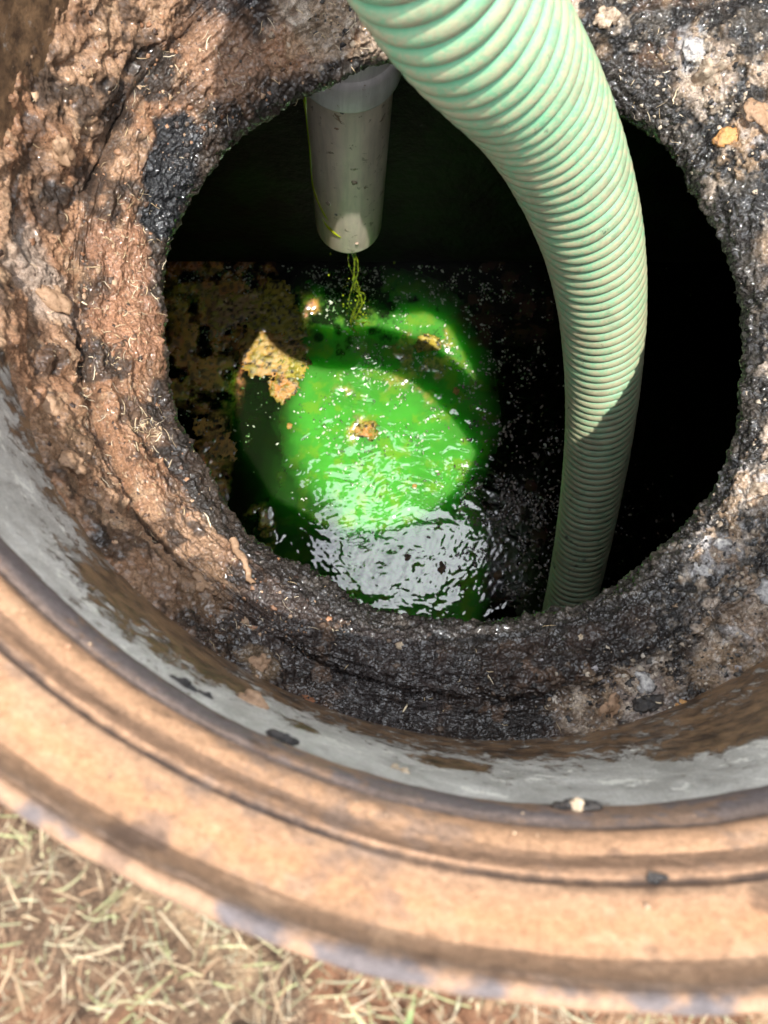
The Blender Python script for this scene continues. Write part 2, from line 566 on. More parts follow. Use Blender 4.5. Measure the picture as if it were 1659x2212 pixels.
def ring(name, prof, mat, seg=1300, sub=5, amp=0.0011, gfun=None):
    p = np.array(prof)
    t = np.linspace(0, 1, len(p))
    tf = np.linspace(0, 1, (len(p) - 1) * sub + 1)
    # rounded through the given points
    rr = np.interp(tf, t, p[:, 0])
    de = np.interp(tf, t, p[:, 1])
    if len(p) > 3:
        k = np.hanning(2 * sub + 1)
        k /= k.sum()
        rs, ds = rr.copy(), de.copy()
        rs[sub:-sub] = np.convolve(rr, k, 'valid')
        ds[sub:-sub] = np.convolve(de, k, 'valid')
        rr, de = rs, ds
    a = np.linspace(0, 2 * np.pi, seg, endpoint=False)
    A, RRr = np.meshgrid(a, rr, indexing='ij')
    _, DDr = np.meshgrid(a, de, indexing='ij')
    v = np.stack([RRr * np.cos(A), RRr * np.sin(A), CAM_Z - DDr], -1)
    n = amp * fbm(v, 14, 4, 5) * 1.5 + amp * .5 * fbm(v, 90, 3, 8)
    fade = np.minimum(1, np.minimum(tf, 1 - tf) * 6)[None, :]
    v[..., 0] += np.cos(A) * n * fade
    v[..., 1] += np.sin(A) * n * fade
    v[..., 2] += n * fade * 0.6
    o = mesh_np(name, v.reshape(-1, 3), grid_faces(seg, len(tf), True)[:, ::-1], mat, attrs={'grime': gfun(v).ravel()} if gfun else None,
                cols=None if gfun else riser_color(v).reshape(-1, 3))
    o.parent = riser
    return o

TAN = (.53, .305, .170)
RSTOP = [(.2380, (.10, .095, .11)), (.2412, (.13, .115, .12)), (.2440, (.22, .165, .13)), (.2485, (.29, .195, .13)), (.2555, (.34, .22, .14)), (.2590, (.43, .262, .155)), (.2650, TAN),  # browner stops on the steep collar paint its shade into the colour
         (.2735, (.55, .345, .215)), (.2788, (.52, .345, .225)), (.2808, (.24, .155, .105)), (.2838, (.09, .062, .048)), (.2862, (.34, .215, .135)), (.2885, (.28, .18, .12)), (.2950, (.30, .195, .13)),
         (.2995, (.45, .285, .175)), (.3060, (.50, .315, .195)), (.3103, (.38, .24, .155)), (.3122, (.10, .07, .055)), (.3148, (.22, .175, .155)), (.3200, (.175, .155, .16)), (.3300, (.155, .138, .152)),
         (.3400, (.145, .118, .112)), (.3450, (.10, .08, .065))]
def riser_color(v):
    n30, n200, n9, n120 = fbm(v, 30, 4, 501), fbm(v, 210, 3, 511, .6), fbm(v, 9, 4, 521), fbm(v, 100, 4, 531, .65)
    d = CAM_Z - v[..., 2] + .0022 * n30 + .0016 * n200
    xs = [a for a, _ in RSTOP]
    col = np.stack([np.interp(d, xs, [c[k] for _, c in RSTOP]) for k in range(3)], -1)
    rub = sstep(.10, .42, n9 + .55 * n120)                       # dust rubbed off to the plastic
    col = lerp(col, np.ones_like(col) * c3(.20, .165, .15), rub * .55)
    pale_ = sstep(.16, .5, fbm(v, 24, 5, 541, .6) + .4 * n200)
    col = lerp(col, np.ones_like(col) * c3(.60, .42, .28), pale_ * .45 * sstep(.15, .35, col[..., 0]))
    lipm = 1 - sstep(.2435, .2465, d)
    col = lerp(col, np.ones_like(col) * c3(.33, .215, .14), lipm * sstep(-.12, .2, n30 + .5 * n120))
    blu = sstep(.3135, .316, d)
    col = lerp(col, np.ones_like(col) * c3(.30, .20, .135), blu * sstep(.02, .3, n30 + .6 * n120 + .3 * n200) * .75)
    stain = sstep(.30, .46, fbm(v, 40, 4, 551, .6))
    col = lerp(col, np.ones_like(col) * c3(.12, .08, .06), stain * .6)
    return col * c3(.86, .79, .74)
def mat_ring():
    t = NT('dusty_plastic')
    b = t.noise(260, 5, 0.75)
    c = t.mix(1.0, t.attr('Col').outputs['Color'], t.ramp(b, [(0.3, 0.70), (0.7, 1.25)]), 'MULTIPLY')
    c = t.mix(1.0, c, t.ramp(t.noise(900, 3, 0.7), [(0.3, 0.8), (0.7, 1.18)]), 'MULTIPLY')
    nb = t.bump(b, 0.0014, 0.6)
    nb = t.bump(t.noise(60, 5), 0.004, 0.25, nb)
    return t.set(c, 0.62, nb, Specular_IOR_Level=0.35)
m_tan = m_dust = m_lip = m_brown = m_edge = mat_ring()
def mat_wall():
    t = NT('grey_plastic_with_dried_mud')
    a = t.noise(26, 7, 0.7, 0.4, t.scaled((1, 1, 0.6)))
    b = t.noise(240, 4, 0.7)
    g = t.attr('grime').outputs['Fac']
    c = t.mix(t.ramp(a, [(0.40, 0.0), (0.62, 1.0)]), (.36, .345, .32), (.60, .58, .545))
    s_ = t.ramp(t.noise(36, 5, 0.7, 0.3, t.scaled((1, 1, 1.0))), [(0.58, 0.0), (0.64, 1.0)])
    c = t.mix(s_, c, (.74, .72, .66))
    d = t.math('ADD', t.noise(75, 9, 0.78, 0.3, t.scaled((1, 1, 0.55))), t.math('SUBTRACT', g, 0.45))
    dm = t.ramp(d, [(0.53, 0.0), (0.61, 1.0)])
    dc = t.mix(t.ramp(t.noise(60, 6, 0.7), [(0.38, 0.0), (0.62, 1.0)]), (.05, .032, .022), (.27, .165, .09))
    c = t.mix(dm, c, dc)
    sp = t.ramp(t.voro(160), [(0.05, 1.0), (0.11, 0.0)])
    c = t.mix(t.math('MULTIPLY', sp, 0.6), c, (.50, .40, .28))
    c = t.mix(1.0, c, t.ramp(t.noise(700, 3, 0.7), [(0.3, 0.75), (0.7, 1.2)]), 'MULTIPLY')
    h = t.math('ADD', t.math('MULTIPLY', dm, 0.8), t.math('MULTIPLY', b, 0.4))
    nb = t.bump(h, 0.0025, 0.7)
    return t.set(c, t.math('SUBTRACT', 0.55, t.math('MULTIPLY', dm, 0.2)), nb, Specular_IOR_Level=0.4)
m_wall = mat_wall()
def wall_grime(v):
    d = CAM_Z - v[..., 2]
    g = 0.40 + 0.22 * sstep(.42, .55, d) - 0.02
    a = np.degrees(np.arctan2(v[..., 1], v[..., 0])) % 360
    g = g + 0.15 * (1 - sstep(38, 62, np.abs(a - 135)))
    for (px, py, dep, r, s) in ((1500, 1545, .46, .055, .22), (1620, 1500, .47, .06, .24), (960, 1640, .44, .030, .20), (1000, 1625, .45, .03, .18), (330, 1350, .45, .10, .17), (230, 1290, .45, .03, .2), (480, 1440, .46, .04, .18), (640, 1560, .42, .02, .15)):
        c = pix(px, py, dep)
        q = np.sqrt((v[..., 0] + RC.x - c.x) ** 2 + (v[..., 1] + RC.y - c.y) ** 2 + (v[..., 2] - c.z) ** 2)
        g = g + s * (1 - sstep(r * .4, r, q))
    return g
ring('outer_wall', [(.403, .60), (.4005, .36), (.3990, .262), (.3975, .2455)], m_dust)
ring('top_lip', [(.3975, .2455), (.3970, .2425), (.3950, .2405), (.3925, .2400), (.3905, .2412), (.3895, .2440)], m_edge)
ring('collar_wall', [(.3895, .2440), (.3893, .2480), (.3889, .2530), (.3875, .2570)], m_brown)
ring('upper_band', [(.3875, .2570), (.3850, .2600), (.3805, .2660), (.3760, .2740), (.3735, .2800)], m_tan)
ring('joint_groove', [(.3735, .2800), (.3745, .2820), (.3750, .2835), (.3730, .2850), (.3712, .2860)], m_brown)
ring('brown_band', [(.3712, .2860), (.3700, .2890), (.3695, .2930), (.3680, .2970)], m_brown)
ring('ridge', [(.3680, .2970), (.3665, .2990), (.3645, .3020), (.3632, .3060), (.3628, .3110)], m_dust)
ring('inner_lip', [(.3628, .3110), (.3638, .3122), (.3632, .3140), (.3612, .3170), (.3604, .3230), (.3606, .3320), (.3618, .3420), (.3640, .3450)], m_lip)
ring('lower_wall', [(.3640, .3450), (.3660, .3800), (.3720, .4600), (.3790, .5400), (.3880, .6300)], m_wall, seg=720, sub=14, amp=0.0012, gfun=wall_grime)

# ------------------------------------------------------------------ ground
def ground():
    na, nr = 900, 150
    a = np.linspace(0, 2 * np.pi, na, endpoint=False)
    rr = np.r_[np.linspace(0.3995, 0.75, 110), 0.75 * (40 / 0.75) ** np.linspace(0.04, 1, 40)]
    A, RRg = np.meshgrid(a, rr, indexing='ij')
    v = np.stack([RC.x + RRg * np.cos(A), RC.y + RRg * np.sin(A), np.zeros_like(A)], -1)
    near = 1 - sstep(0.7, 2.0, RRg)
    v[..., 2] += near * (0.010 * fbm(v, 14, 4, 201) + 0.006 * fbm(v, 70, 4, 211, 0.6) + 0.0028 * fbm(v, 240, 3, 221)) - 0.006
    n1 = fbm(v, 18, 5, 231)
    col = lerp(np.ones(A.shape + (3,)) * c3(.21, .11, .065), c3(.13, .085, .055), sstep(-.2, .3, n1))
    col = lerp(col, np.ones(A.shape + (3,)) * c3(.36, .25, .15), sstep(.1, .4, fbm(v, 55, 4, 241)) * .6)
    t = NT('red_soil')
    c = t.mix(1.0, t.attr('Col').outputs['Color'], t.ramp(t.noise(300, 5, 0.7), [(0.3, 0.5), (0.7, 1.4)]), 'MULTIPLY')
    m = t.set(c, 0.9, t.bump(t.noise(260, 5, 0.7), 0.005, 0.8), Specular_IOR_Level=0.2)
    g = mesh_np('ground', v.reshape(-1, 3), grid_faces(na, nr, True)[:, ::-1], m, cols=col.reshape(-1, 3))
    tag(g, 'red soil and trampled lawn round the shaft', 'ground', kind='structure')
ground()

# ------------------------------------------------------------------ tank under the slab
tank = empty('septic_tank', (HC.x, HC.y, CAM_Z - 2.2))
tag(tank, 'dark concrete tank chamber below the opening, wall stained green behind the pipe', 'tank')
Y_WALL = ray(829, 565).y / -ray(829, 565).z * D_WATER
X0, X1, Y0, Y1 = -0.85, 1.05, -1.5, Y_WALL
E_ = 0.06
Z_SLAB, Z_BED = CAM_Z - 0.715, CAM_Z - 2.2

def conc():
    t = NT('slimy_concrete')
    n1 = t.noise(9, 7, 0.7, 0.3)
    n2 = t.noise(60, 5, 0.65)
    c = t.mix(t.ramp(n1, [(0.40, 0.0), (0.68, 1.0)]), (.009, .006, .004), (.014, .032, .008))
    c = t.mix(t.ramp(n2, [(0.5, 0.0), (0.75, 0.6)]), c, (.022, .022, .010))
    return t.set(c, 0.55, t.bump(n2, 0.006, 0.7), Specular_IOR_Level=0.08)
m_conc = conc()
def wall_panel(name, a, b, c, d, parent, m=m_conc, n=60):
    a, b, c, d = map(np.array, (a, b, c, d))
    s, q = np.meshgrid(np.linspace(0, 1, n), np.linspace(0, 1, n), indexing='ij')
    v = (a * ((1 - s) * (1 - q))[..., None] + b * (s * (1 - q))[..., None] + c * (s * q)[..., None] + d * ((1 - s) * q)[..., None])
    nn = np.cross(b - a, d - a)
    nn = nn / np.linalg.norm(nn)
    v = v + nn * (fbm(v, 5, 4, 301) * 0.006)[..., None]
    o = mesh_np(name, v.reshape(-1, 3), grid_faces(n, n), m)
    keep_world(o, parent)
    return o
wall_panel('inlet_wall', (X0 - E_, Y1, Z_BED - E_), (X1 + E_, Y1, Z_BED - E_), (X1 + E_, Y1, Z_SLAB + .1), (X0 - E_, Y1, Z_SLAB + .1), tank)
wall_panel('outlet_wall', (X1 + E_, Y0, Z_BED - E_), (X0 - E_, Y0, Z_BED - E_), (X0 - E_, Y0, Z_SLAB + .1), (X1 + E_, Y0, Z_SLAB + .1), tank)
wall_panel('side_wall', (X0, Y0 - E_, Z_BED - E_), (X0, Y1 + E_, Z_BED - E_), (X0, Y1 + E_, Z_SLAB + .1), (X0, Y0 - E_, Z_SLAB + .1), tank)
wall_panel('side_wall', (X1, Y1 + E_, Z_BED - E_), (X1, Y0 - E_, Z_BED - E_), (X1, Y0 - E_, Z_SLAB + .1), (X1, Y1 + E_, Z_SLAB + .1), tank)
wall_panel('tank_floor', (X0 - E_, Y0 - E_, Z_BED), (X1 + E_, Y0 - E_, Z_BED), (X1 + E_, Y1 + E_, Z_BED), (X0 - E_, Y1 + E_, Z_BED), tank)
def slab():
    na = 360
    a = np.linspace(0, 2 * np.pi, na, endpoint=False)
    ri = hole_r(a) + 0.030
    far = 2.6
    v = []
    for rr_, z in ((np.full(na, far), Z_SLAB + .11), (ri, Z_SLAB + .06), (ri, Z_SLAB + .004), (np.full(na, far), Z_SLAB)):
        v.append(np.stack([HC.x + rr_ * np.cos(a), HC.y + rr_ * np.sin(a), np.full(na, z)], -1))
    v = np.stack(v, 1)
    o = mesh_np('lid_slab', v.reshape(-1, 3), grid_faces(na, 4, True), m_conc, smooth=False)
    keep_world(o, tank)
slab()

# ------------------------------------------------------------------ water
ZW = CAM_Z - D_WATER
def wp(x, y):
    return pix(x, y, D_WATER)

def blob2(X, Y, px, py, r, n, e=0.5, sx=1.0):
    c = wp(px, py)
    q = np.hypot((X - c.x) / sx, Y - c.y) * (1 + e * n)
    return 1 - sstep(r * 0.55, r, q)

def water():
    step = 0.0026
    xs = np.arange(-0.60, 0.56, step)
    ys = np.arange(-0.38, Y1, step)
    xs = np.r_[X0, xs, X1]
    ys = np.r_[Y0, ys, Y1]
    X, Y = np.meshgrid(xs, ys, indexing='ij')
    p = np.stack([X, Y, np.zeros_like(X)], -1)
    # rings spreading from where the pipe drips, and small crossing ripples
    z = np.zeros_like(X)
    pw = p + 0.020 * np.stack([fbm(p, 16, 3, 1), fbm(p, 16, 3, 2), 0 * X], -1)
    for (px, py, lam, amp, fall) in ((760, 660, .021, .00045, .20), (640, 1015, .0075, .00040, .022), (605, 1030, .0065, .00035, .018),
                                     (1500, 1500, .013, .00030, .40), (300, 1500, .012, .00030, .40), (830, 1700, .010, .00022, .40)):
        c = wp(px, py)
        r = np.hypot(pw[..., 0] - c.x, pw[..., 1] - c.y) if fall > .03 else np.hypot(X - c.x, Y - c.y)
        z += amp * np.sin(2 * np.pi * r / lam) * np.exp(-r / fall)
    z = 0.85 * z + 0.00105 * fbm(pw * np.array([1, 1.8, 1]), 26, 2, 311, 0.5) + 0.00024 * fbm(pw * np.array([1, 1.5, 1]), 85, 2, 321)
    n1, n2, n3 = fbm(p, 11, 5, 331), fbm(p, 40, 5, 341, .6), fbm(p, 120, 4, 351, .6)
    e = 0.8 * n1 + 0.4 * n2
    # green dye spreads through the water from the drip
    PX = 829.5 + X / D_WATER * F                     # local metric on the water plane, 1 unit = 1 mm
    PY = 1106.0 - (Y / D_WATER - math.tan(TILT)) * F
    def ell(cx_, cy_, rx, ry, soft, e_=.25):
        q = np.hypot((PX - cx_) / rx, (PY - cy_) / ry) * (1 + e_ * e)
        return 1 - sstep(1 - soft, 1 + soft * .4, q)
    dye = np.maximum.reduce([ell(845, 870, 240, 300, .24, .14), ell(885, 1190, 170, 330, .20, .10), .5 * ell(800, 640, 190, 90, .4), .025 * ell(640, 930, 240, 260, .6), .22 * ell(760, 1180, 230, 260, .5)])
    dye *= 0.80 + 0.20 * sstep(-.4, .3, n1)
    hole = blob2(X, Y, 765, 640, .095, n2, 1.1, 1.3)       # pipe's shadow painted on the water as a gap in the dye
    dye = dye * (1 - 0.9 * hole)
    bubble = np.maximum(blob2(X, Y, 688, 728, .016, n2, .2), blob2(X, Y, 846, 660, .014, n2, .2))
    dye = dye * (1 - .85 * bubble)
    col = lerp(np.ones(X.shape + (3,)) * c3(.0045, .006, .003), c3(.068, .37, .036), dye)
    col = lerp(col, np.ones(X.shape + (3,)) * c3(.22, .36, .02), sstep(.0, .4, n2 + .3 * n3) * dye * .45)
    # brown and orange scum film
    scum = np.maximum.reduce([blob2(X, Y, 470, 640, .16, e, .9), blob2(X, Y, 590, 720, .12, e, .9), blob2(X, Y, 420, 800, .13, e, .9),
                              blob2(X, Y, 460, 1000, .085, e, .9, .7), blob2(X, Y, 560, 1150, .08, e, .9, .7), blob2(X, Y, 930, 760, .09, e, 1.2) * .6, blob2(X, Y, 780, 930, .05, e, 1.2) * .9])
    scum = scum * (1 - .95 * ell(565, 965, 110, 110, .6))
    scol = lerp(np.ones(X.shape + (3,)) * c3(.40, .26, .08), c3(.68, .38, .08), sstep(-.2, .35, n2))
    scol = lerp(scol, np.ones(X.shape + (3,)) * c3(.52, .50, .05), sstep(-.1, .25, n1 + .5 * n3) * .75)
    scol = lerp(scol, np.ones(X.shape + (3,)) * c3(.03, .022, .010), sstep(.0, .3, n3) * .8)
    scm = scum * sstep(-.25, .15, n2 + .25 * n3)
    col = lerp(col, scol, scm * .9)
    # thin brown film on the still water beside the hose
    film = np.maximum(blob2(X, Y, 1120, 1150, .20, e, .6, .6), blob2(X, Y, 1080, 660, .16, e)) * (1 - dye)
    col = lerp(col, np.ones(X.shape + (3,)) * c3(.050, .030, .015), film * sstep(-.1, .3, n2))
    z = z - 0.032 * (X - .0) * np.exp(-((X - .02) ** 2 + (Y - .1) ** 2) / .12) - 0.034 * (Y - .1) * np.exp(-((X - .02) ** 2 + (Y - .1) ** 2) / .12)   # surface tilt added to shift the sky reflection
    ztot = z + 0.0022 * scm * (0.5 + n3 + n2) + film * 0.0010 * np.maximum(n3, 0)
    border = sstep(0, .07, Y1 - Y) * sstep(0, .07, X - xs[1]) * sstep(0, .07, xs[-2] - X) * sstep(0, .07, Y - ys[1])
    v = np.stack([X, Y, ZW + ztot * border], -1)
    t = NT('dyed_water')
    c = t.attr('Col').outputs['Color']
    rgh = t.math('ADD', t.math('MULTIPLY', t.attr('scum').outputs['Fac'], 0.30), 0.035)
    m = t.set(c, rgh, None, IOR=2.35, Specular_IOR_Level=0.5)
    t.b.subsurface_method = 'BURLEY'
    t.b.inputs['Subsurface Weight'].default_value = 1.0
    t.b.inputs['Subsurface Radius'].default_value = (0.25, 1.0, 0.2)
    t.b.inputs['Subsurface Scale'].default_value = 0.085
    o = mesh_np('water', v.reshape(-1, 3), grid_faces(len(xs), len(ys)), m, cols=np.clip(col, 0, 1).reshape(-1, 3), attrs={'scum': np.clip(scm + film * .4, 0, 1).ravel()})
    tag(o, 'dark tank water with a bright green dye cloud', 'water', kind='structure')
    return dye
water()

# foam bubbles floating on the water, many coloured pale to stand for glints
def dome(nl=8, nr=3):
    v = [(0, 0, 1)]
    for i in range(1, nr + 1):
        a = i / nr * math.pi * 0.55
        for j in range(nl):
            b = 2 * math.pi * j / nl
            v.append((math.sin(a) * math.cos(b), math.sin(a) * math.sin(b), math.cos(a)))
    f = [(0, 1 + j, 1 + (j + 1) % nl) for j in range(nl)]
    for i in range(nr - 1):
        for j in range(nl):
            p0, p1 = 1 + i * nl + j, 1 + i * nl + (j + 1) % nl
            f += [(p0, p0 + nl, p1 + nl), (p0, p1 + nl, p1)]
    return np.array(v, float), np.array(f)

def scatter_mesh(name, items, mat, base, cols=None):
    bv, bf = base
    V_, F_, C_ = [], [], []
    for k, (loc, M) in enumerate(items):
        V_.append(bv @ M.T + loc)
        F_.append(bf + k * len(bv))
        if cols is not None:
            C_.append(np.repeat(np.array(cols[k])[None], len(bv), 0))
    return mesh_np(name, np.concatenate(V_), np.concatenate(F_), mat, cols=np.concatenate(C_) if cols is not None else None)

def bubbles():
    it, cols = [], []
    zones = [(840, 860, 270, 260, 3000, 0.0018), (560, 680, 240, 160, 1800, 0.0017), (900, 620, 420, 60, 2200, 0.0015), (1120, 1120, 130, 300, 3600, 0.0024), (640, 1150, 180, 130, 500, 0.0018), (450, 900, 120, 200, 700, .0016),
             (1020, 720, 180, 200, 1500, 0.0016), (480, 620, 130, 120, 900, .0016), (1340, 1100, 120, 160, 300, .0018)]
    for (px, py, sx, sy, n, r0) in zones:
        for k in range(n):
            c = wp(px + rng.normal() * sx * .5, py + rng.normal() * sy * .5)
            if c.y > Y1 - .01:
                continue
            q = noise(np.array([[c.x, c.y, 0.3]]), 26, 9)[0]
            q = .6 * q + .55 * noise(np.array([[c.x, c.y, 1.3]]), 75, 19)[0]
            if q < 0.10 and rng.random() < .90:
                continue
            r = r0 * (0.35 + rng.random() ** 2.5 * 1.1)
            a = rng.random() * 6.28
            e = 1 + rng.random() * 1.4
            M = np.array([[math.cos(a) * r * e, -math.sin(a) * r, 0], [math.sin(a) * r * e, math.cos(a) * r, 0], [0, 0, r * .7]])
            it.append((np.array([c.x, c.y, ZW + 0.0001]), M))
            g = rng.random()
            dark = px > 1060
            if 520 < px + 0 and abs(c.x + .27) < .07 and abs(c.y - .36) < .10 and g < .8:
                it.pop()
                continue
            cols.append(((.17, .13, .10) if g < .5 else (.06, .04, .03)) if dark else ((.55, .60, .46) if g < .5 else (.08, .18, .05)))
    t = NT('foam_bubble')
    m = t.set(t.attr('Col').outputs['Color'], 0.08, None, IOR=2.4, Specular_IOR_Level=0.6)
    o = scatter_mesh('foam_bubbles', it, m, dome(), cols)
    tag(o, 'tiny foam bubbles and painted glint specks floating on the water', 'bubbles', kind='stuff')
bubbles()

# ------------------------------------------------------------------ lumps, clods, flakes
def ico(sub=3):
    import bmesh
    bm = bmesh.new()
    bmesh.ops.create_icosphere(bm, subdivisions=sub, radius=1)
    v = np.array([x.co[:] for x in bm.verts])
    f = np.array([[x.index for x in fa.verts] for fa in bm.faces])
    bm.free()
    return v, f
ICO3, ICO4 = ico(3), ico(4)

def lump_mesh(name, size, mat, seed, rough=0.35, base=None, flat=1.0, lobes=22):
    """lobed, knobbly lump: rounded knobs of uneven size on one closed surface"""
    v, f = base or ICO4
    rg = np.random.default_rng(seed)
    p = v + seed * 3.17
    r = np.full(len(v), 0.52)
    for k in range(lobes):
        d = rg.normal(size=3)
        d[2] = abs(d[2]) * .7
        d /= np.linalg.norm(d)
        h = rg.uniform(.25, .95) * (0.6 + rough * .5)
        sg = rg.uniform(.16, .42)
        a = np.arccos(np.clip(v @ d, -1, 1))
        r = np.maximum(r, 0.52 + h * np.sqrt(np.maximum(0, 1 - (a / sg / 1.6) ** 2)) * 0.62)
    r = r + 0.10 * fbm(p, 4, 3, seed + 5) + .05 * fbm(p, 11, 2, seed + 9)
    q = v * r[:, None] * np.array(size)
    return mesh_np(name, q, f, mat)

def hit_mud(px, py):
    d = ray(px, py).normalized()
    loc, nor, _, _ = mud_bvh.ray_cast(Vector((0, 0, CAM_Z)), d)
    if nor is not None and nor.dot(d) > 0:
        nor = -nor
    return loc, nor

def seat(o, loc, nor, spin=0.0, sink=0.0):
    q = nor.to_track_quat('Z', 'Y')
    o.rotation_mode = 'QUATERNION'
    o.rotation_quaternion = q @ Matrix.Rotation(spin, 3, 'Z').to_quaternion()
    o.location = loc - nor * sink

m_pale = mat_lump('pale_grease', (.58, .47, .36), (.26, .18, .12), 0.25)
m_white = mat_lump('white_grease', (.60, .58, .55), (.20, .19, .20), 0.2)
m_orange = mat_lump('orange_grease', (.55, .30, .11), (.42, .20, .07), 0.3)
m_tanl = mat_lump('tan_mud', (.42, .27, .17), (.28, .17, .10), 0.45)
m_blackl = mat_lump('black_tar', (.018, .017, .018), (.045, .038, .034), 0.35)
m_stone = mat_lump('pale_stone', (.55, .45, .33), (.40, .30, .2), 0.6)
m_redc = mat_lump('red_clay', (.30, .13, .06), (.22, .09, .045), 0.7)

lumps = [
    ('grease_lump', 1310, 40, (.011, .010, .006), m_pale, 'ragged cream grease lump beside the top of the green hose', 'grease'),
    ('grease_lump', 1530, 165, (.020, .013, .008), m_pale, 'large pale cream grease lump on the black crust right of the hose', 'grease'),
    ('grease_lump', 1500, 105, (.012, .010, .005), m_white, 'bluish white grease smear above the large cream lump', 'grease'),
    ('grease_lump', 1570, 300, (.012, .010, .006), m_orange, 'orange grease lump on black crust right of the hose', 'grease'),
    ('mud_clod', 1645, 250, (.014, .018, .007), m_tanl, 'tan crumbly clod at the right edge above the orange lump', 'clod'),
    ('grease_lump', 1562, 1178, (.010, .007, .006), m_white, 'smooth white grease lump on the black sludge, lower right', 'grease'),
    ('grease_lump', 1515, 1232, (.010, .006, .005), m_white, 'white and tan grease lump below the smooth white one', 'grease'),
    ('grease_lump', 1640, 1050, (.010, .012, .006), m_pale, 'cream grease lump at the right edge above the white ones', 'grease'),
    ('grease_lump', 1650, 1275, (.010, .009, .006), m_white, 'white grease lump cut by the right edge of the picture', 'grease'),
    ('grease_lump', 1390, 1475, (.013, .010, .006), m_white, 'mauve grey grease lump above the curved riser wall, lower right', 'grease'),
    ('grease_lump', 1320, 1530, (.014, .010, .006), m_tanl, 'brown lumpy grease cake by the riser wall, lower right', 'grease'),
    ('grease_lump', 1480, 1530, (.009, .007, .005), m_orange, 'small round tan orange lump resting against the riser wall', 'grease'),
    ('mud_clod', 1400, 1520, (.012, .009, .006), m_blackl, 'black tar clod between grease lumps near the riser wall', 'clod'),
    ('mud_clod', 135, 330, (.016, .009, .008), m_tanl, 'pale brown clod shaped like a hook on the upper left soil', 'clod'),
    ('mud_clod', 115, 640, (.010, .020, .008), m_tanl, 'elongated tan clod with a pale straw on the left soil', 'clod'),
    ('mud_clod', 100, 880, (.014, .012, .007), m_tanl, 'soft brown clod above the grey riser wall on the left', 'clod'),
    ('mud_clod', 160, 1000, (.016, .013, .008), m_tanl, 'smooth wet brown clod low on the left soil', 'clod'),
    ('mud_clod', 440, 1260, (.013, .010, .006), m_tanl, 'brown wet clod where soil meets dark sludge, lower left', 'clod'),
    ('mud_clod', 560, 1435, (.010, .008, .005), m_tanl, 'wrinkled brown clod in the dark sludge near the riser', 'clod'),
    ('pebble', 862, 1395, (.004, .003, .002), m_stone, 'tiny pale chip in the dark sludge below the opening', 'chip'),
    ('pebble', 1255, 1378, (.0045, .003, .0015), m_stone, 'cream chip on black sludge below the hose', 'chip'),
    ('red_chip', 665, 1508, (.006, .006, .002), m_redc, 'red clay chip lying on the dark sludge', 'chip'),
]
for i, (nm, px, py, size, m, lab, cat) in enumerate(lumps):
    loc, nor = hit_mud(px, py)
    if loc is None:
        print('NO HIT', nm, px, py)
        continue
    o = lump_mesh(nm, tuple(1.1 * q for q in size), m, 20 + i, 0.9, ICO4)
    seat(o, loc, nor, i * 1.3, 0.0008)
    tag(o, lab, cat)

# crumbs and grains that give the crust its grit
def grains():
    it, cols = [], []
    zones = [(1500, 200, 200, 260, 900, 'c'), (1560, 800, 90, 260, 420, 'c'), (1580, 1200, 110, 170, 500, 'c'), (1450, 1430, 170, 110, 650, 'c'), (1150, 1500, 260, 80, 420, 'd'), (850, 1430, 230, 90, 300, 'd'),
             (560, 1330, 150, 120, 300, 'b'), (200, 700, 150, 330, 900, 'b'), (300, 1050, 140, 160, 420, 'b'), (400, 180, 250, 150, 700, 'b'), (760, 60, 160, 60, 300, 'c'), (420, 350, 60, 120, 160, 'd'),
             (1500, 140, 60, 60, 130, 'p'), (1570, 210, 60, 60, 130, 'p'), (1610, 340, 50, 60, 60, 'p'), (1640, 1050, 40, 90, 90, 'p'), (1560, 1190, 70, 70, 110, 'p'), (1360, 1490, 90, 60, 200, 'p'), (1250, 1530, 100, 40, 120, 'p'), (1600, 1420, 70, 60, 120, 'p'), (1500, 1360, 110, 90, 70, 'p'), (840, 60, 90, 50, 110, 'p'), (640, 40, 120, 50, 60, 'p')]
    pal = {'p': [(.45, .36, .27), (.52, .46, .39), (.36, .25, .16), (.30, .28, .29), (.06, .05, .045), (.03, .03, .03)],
           'c': [(.30, .24, .18), (.45, .38, .30), (.022, .02, .02), (.05, .045, .04), (.12, .10, .08), (.02, .02, .022)],
           'd': [(.02, .018, .018), (.03, .025, .022), (.10, .07, .05), (.05, .036, .03)],
           'b': [(.34, .19, .11), (.26, .13, .07), (.10, .06, .04), (.42, .28, .18), (.05, .03, .022)]}
    for (px, py, sx, sy, n, z) in zones:
        for k in range(int(n * .5)):
            loc, nor = hit_mud(px + rng.normal() * sx * .55, py + rng.normal() * sy * .55)
            if loc is None:
                continue
            r = (.0005 + rng.random() ** 4 * .0017) if z != 'p' else (.0006 + rng.random() ** 3 * .0018)
            q = nor.to_track_quat('Z', 'Y').to_matrix()
            M = np.array(q) @ np.diag([r * rng.uniform(.7, 1.5), r * rng.uniform(.7, 1.5), r * rng.uniform(.4, .8)])
            it.append((np.array(loc) - np.array(nor) * r * (.3 if z == 'p' else .05), M))
            p_ = pal[z]
            cols.append(np.array(p_[rng.integers(len(p_))]) * rng.uniform(.7, 1.2))
    v, f = ico(2)
    v = v * (1 + .55 * noise(v * 1.01, 2.3, 77) + .25 * noise(v, 5, 78))[:, None]
    t = NT('crust_grain')
    m = t.set(t.attr('Col').outputs['Color'], 0.3, t.bump(t.noise(900, 3), .001, .8), Specular_IOR_Level=0.5)
    o = scatter_mesh('sludge_crumbs', it, m, (v, f), cols)
    tag(o, 'small crumbs and grit stuck all over the bank', 'crumbs', kind='stuff')
grains()

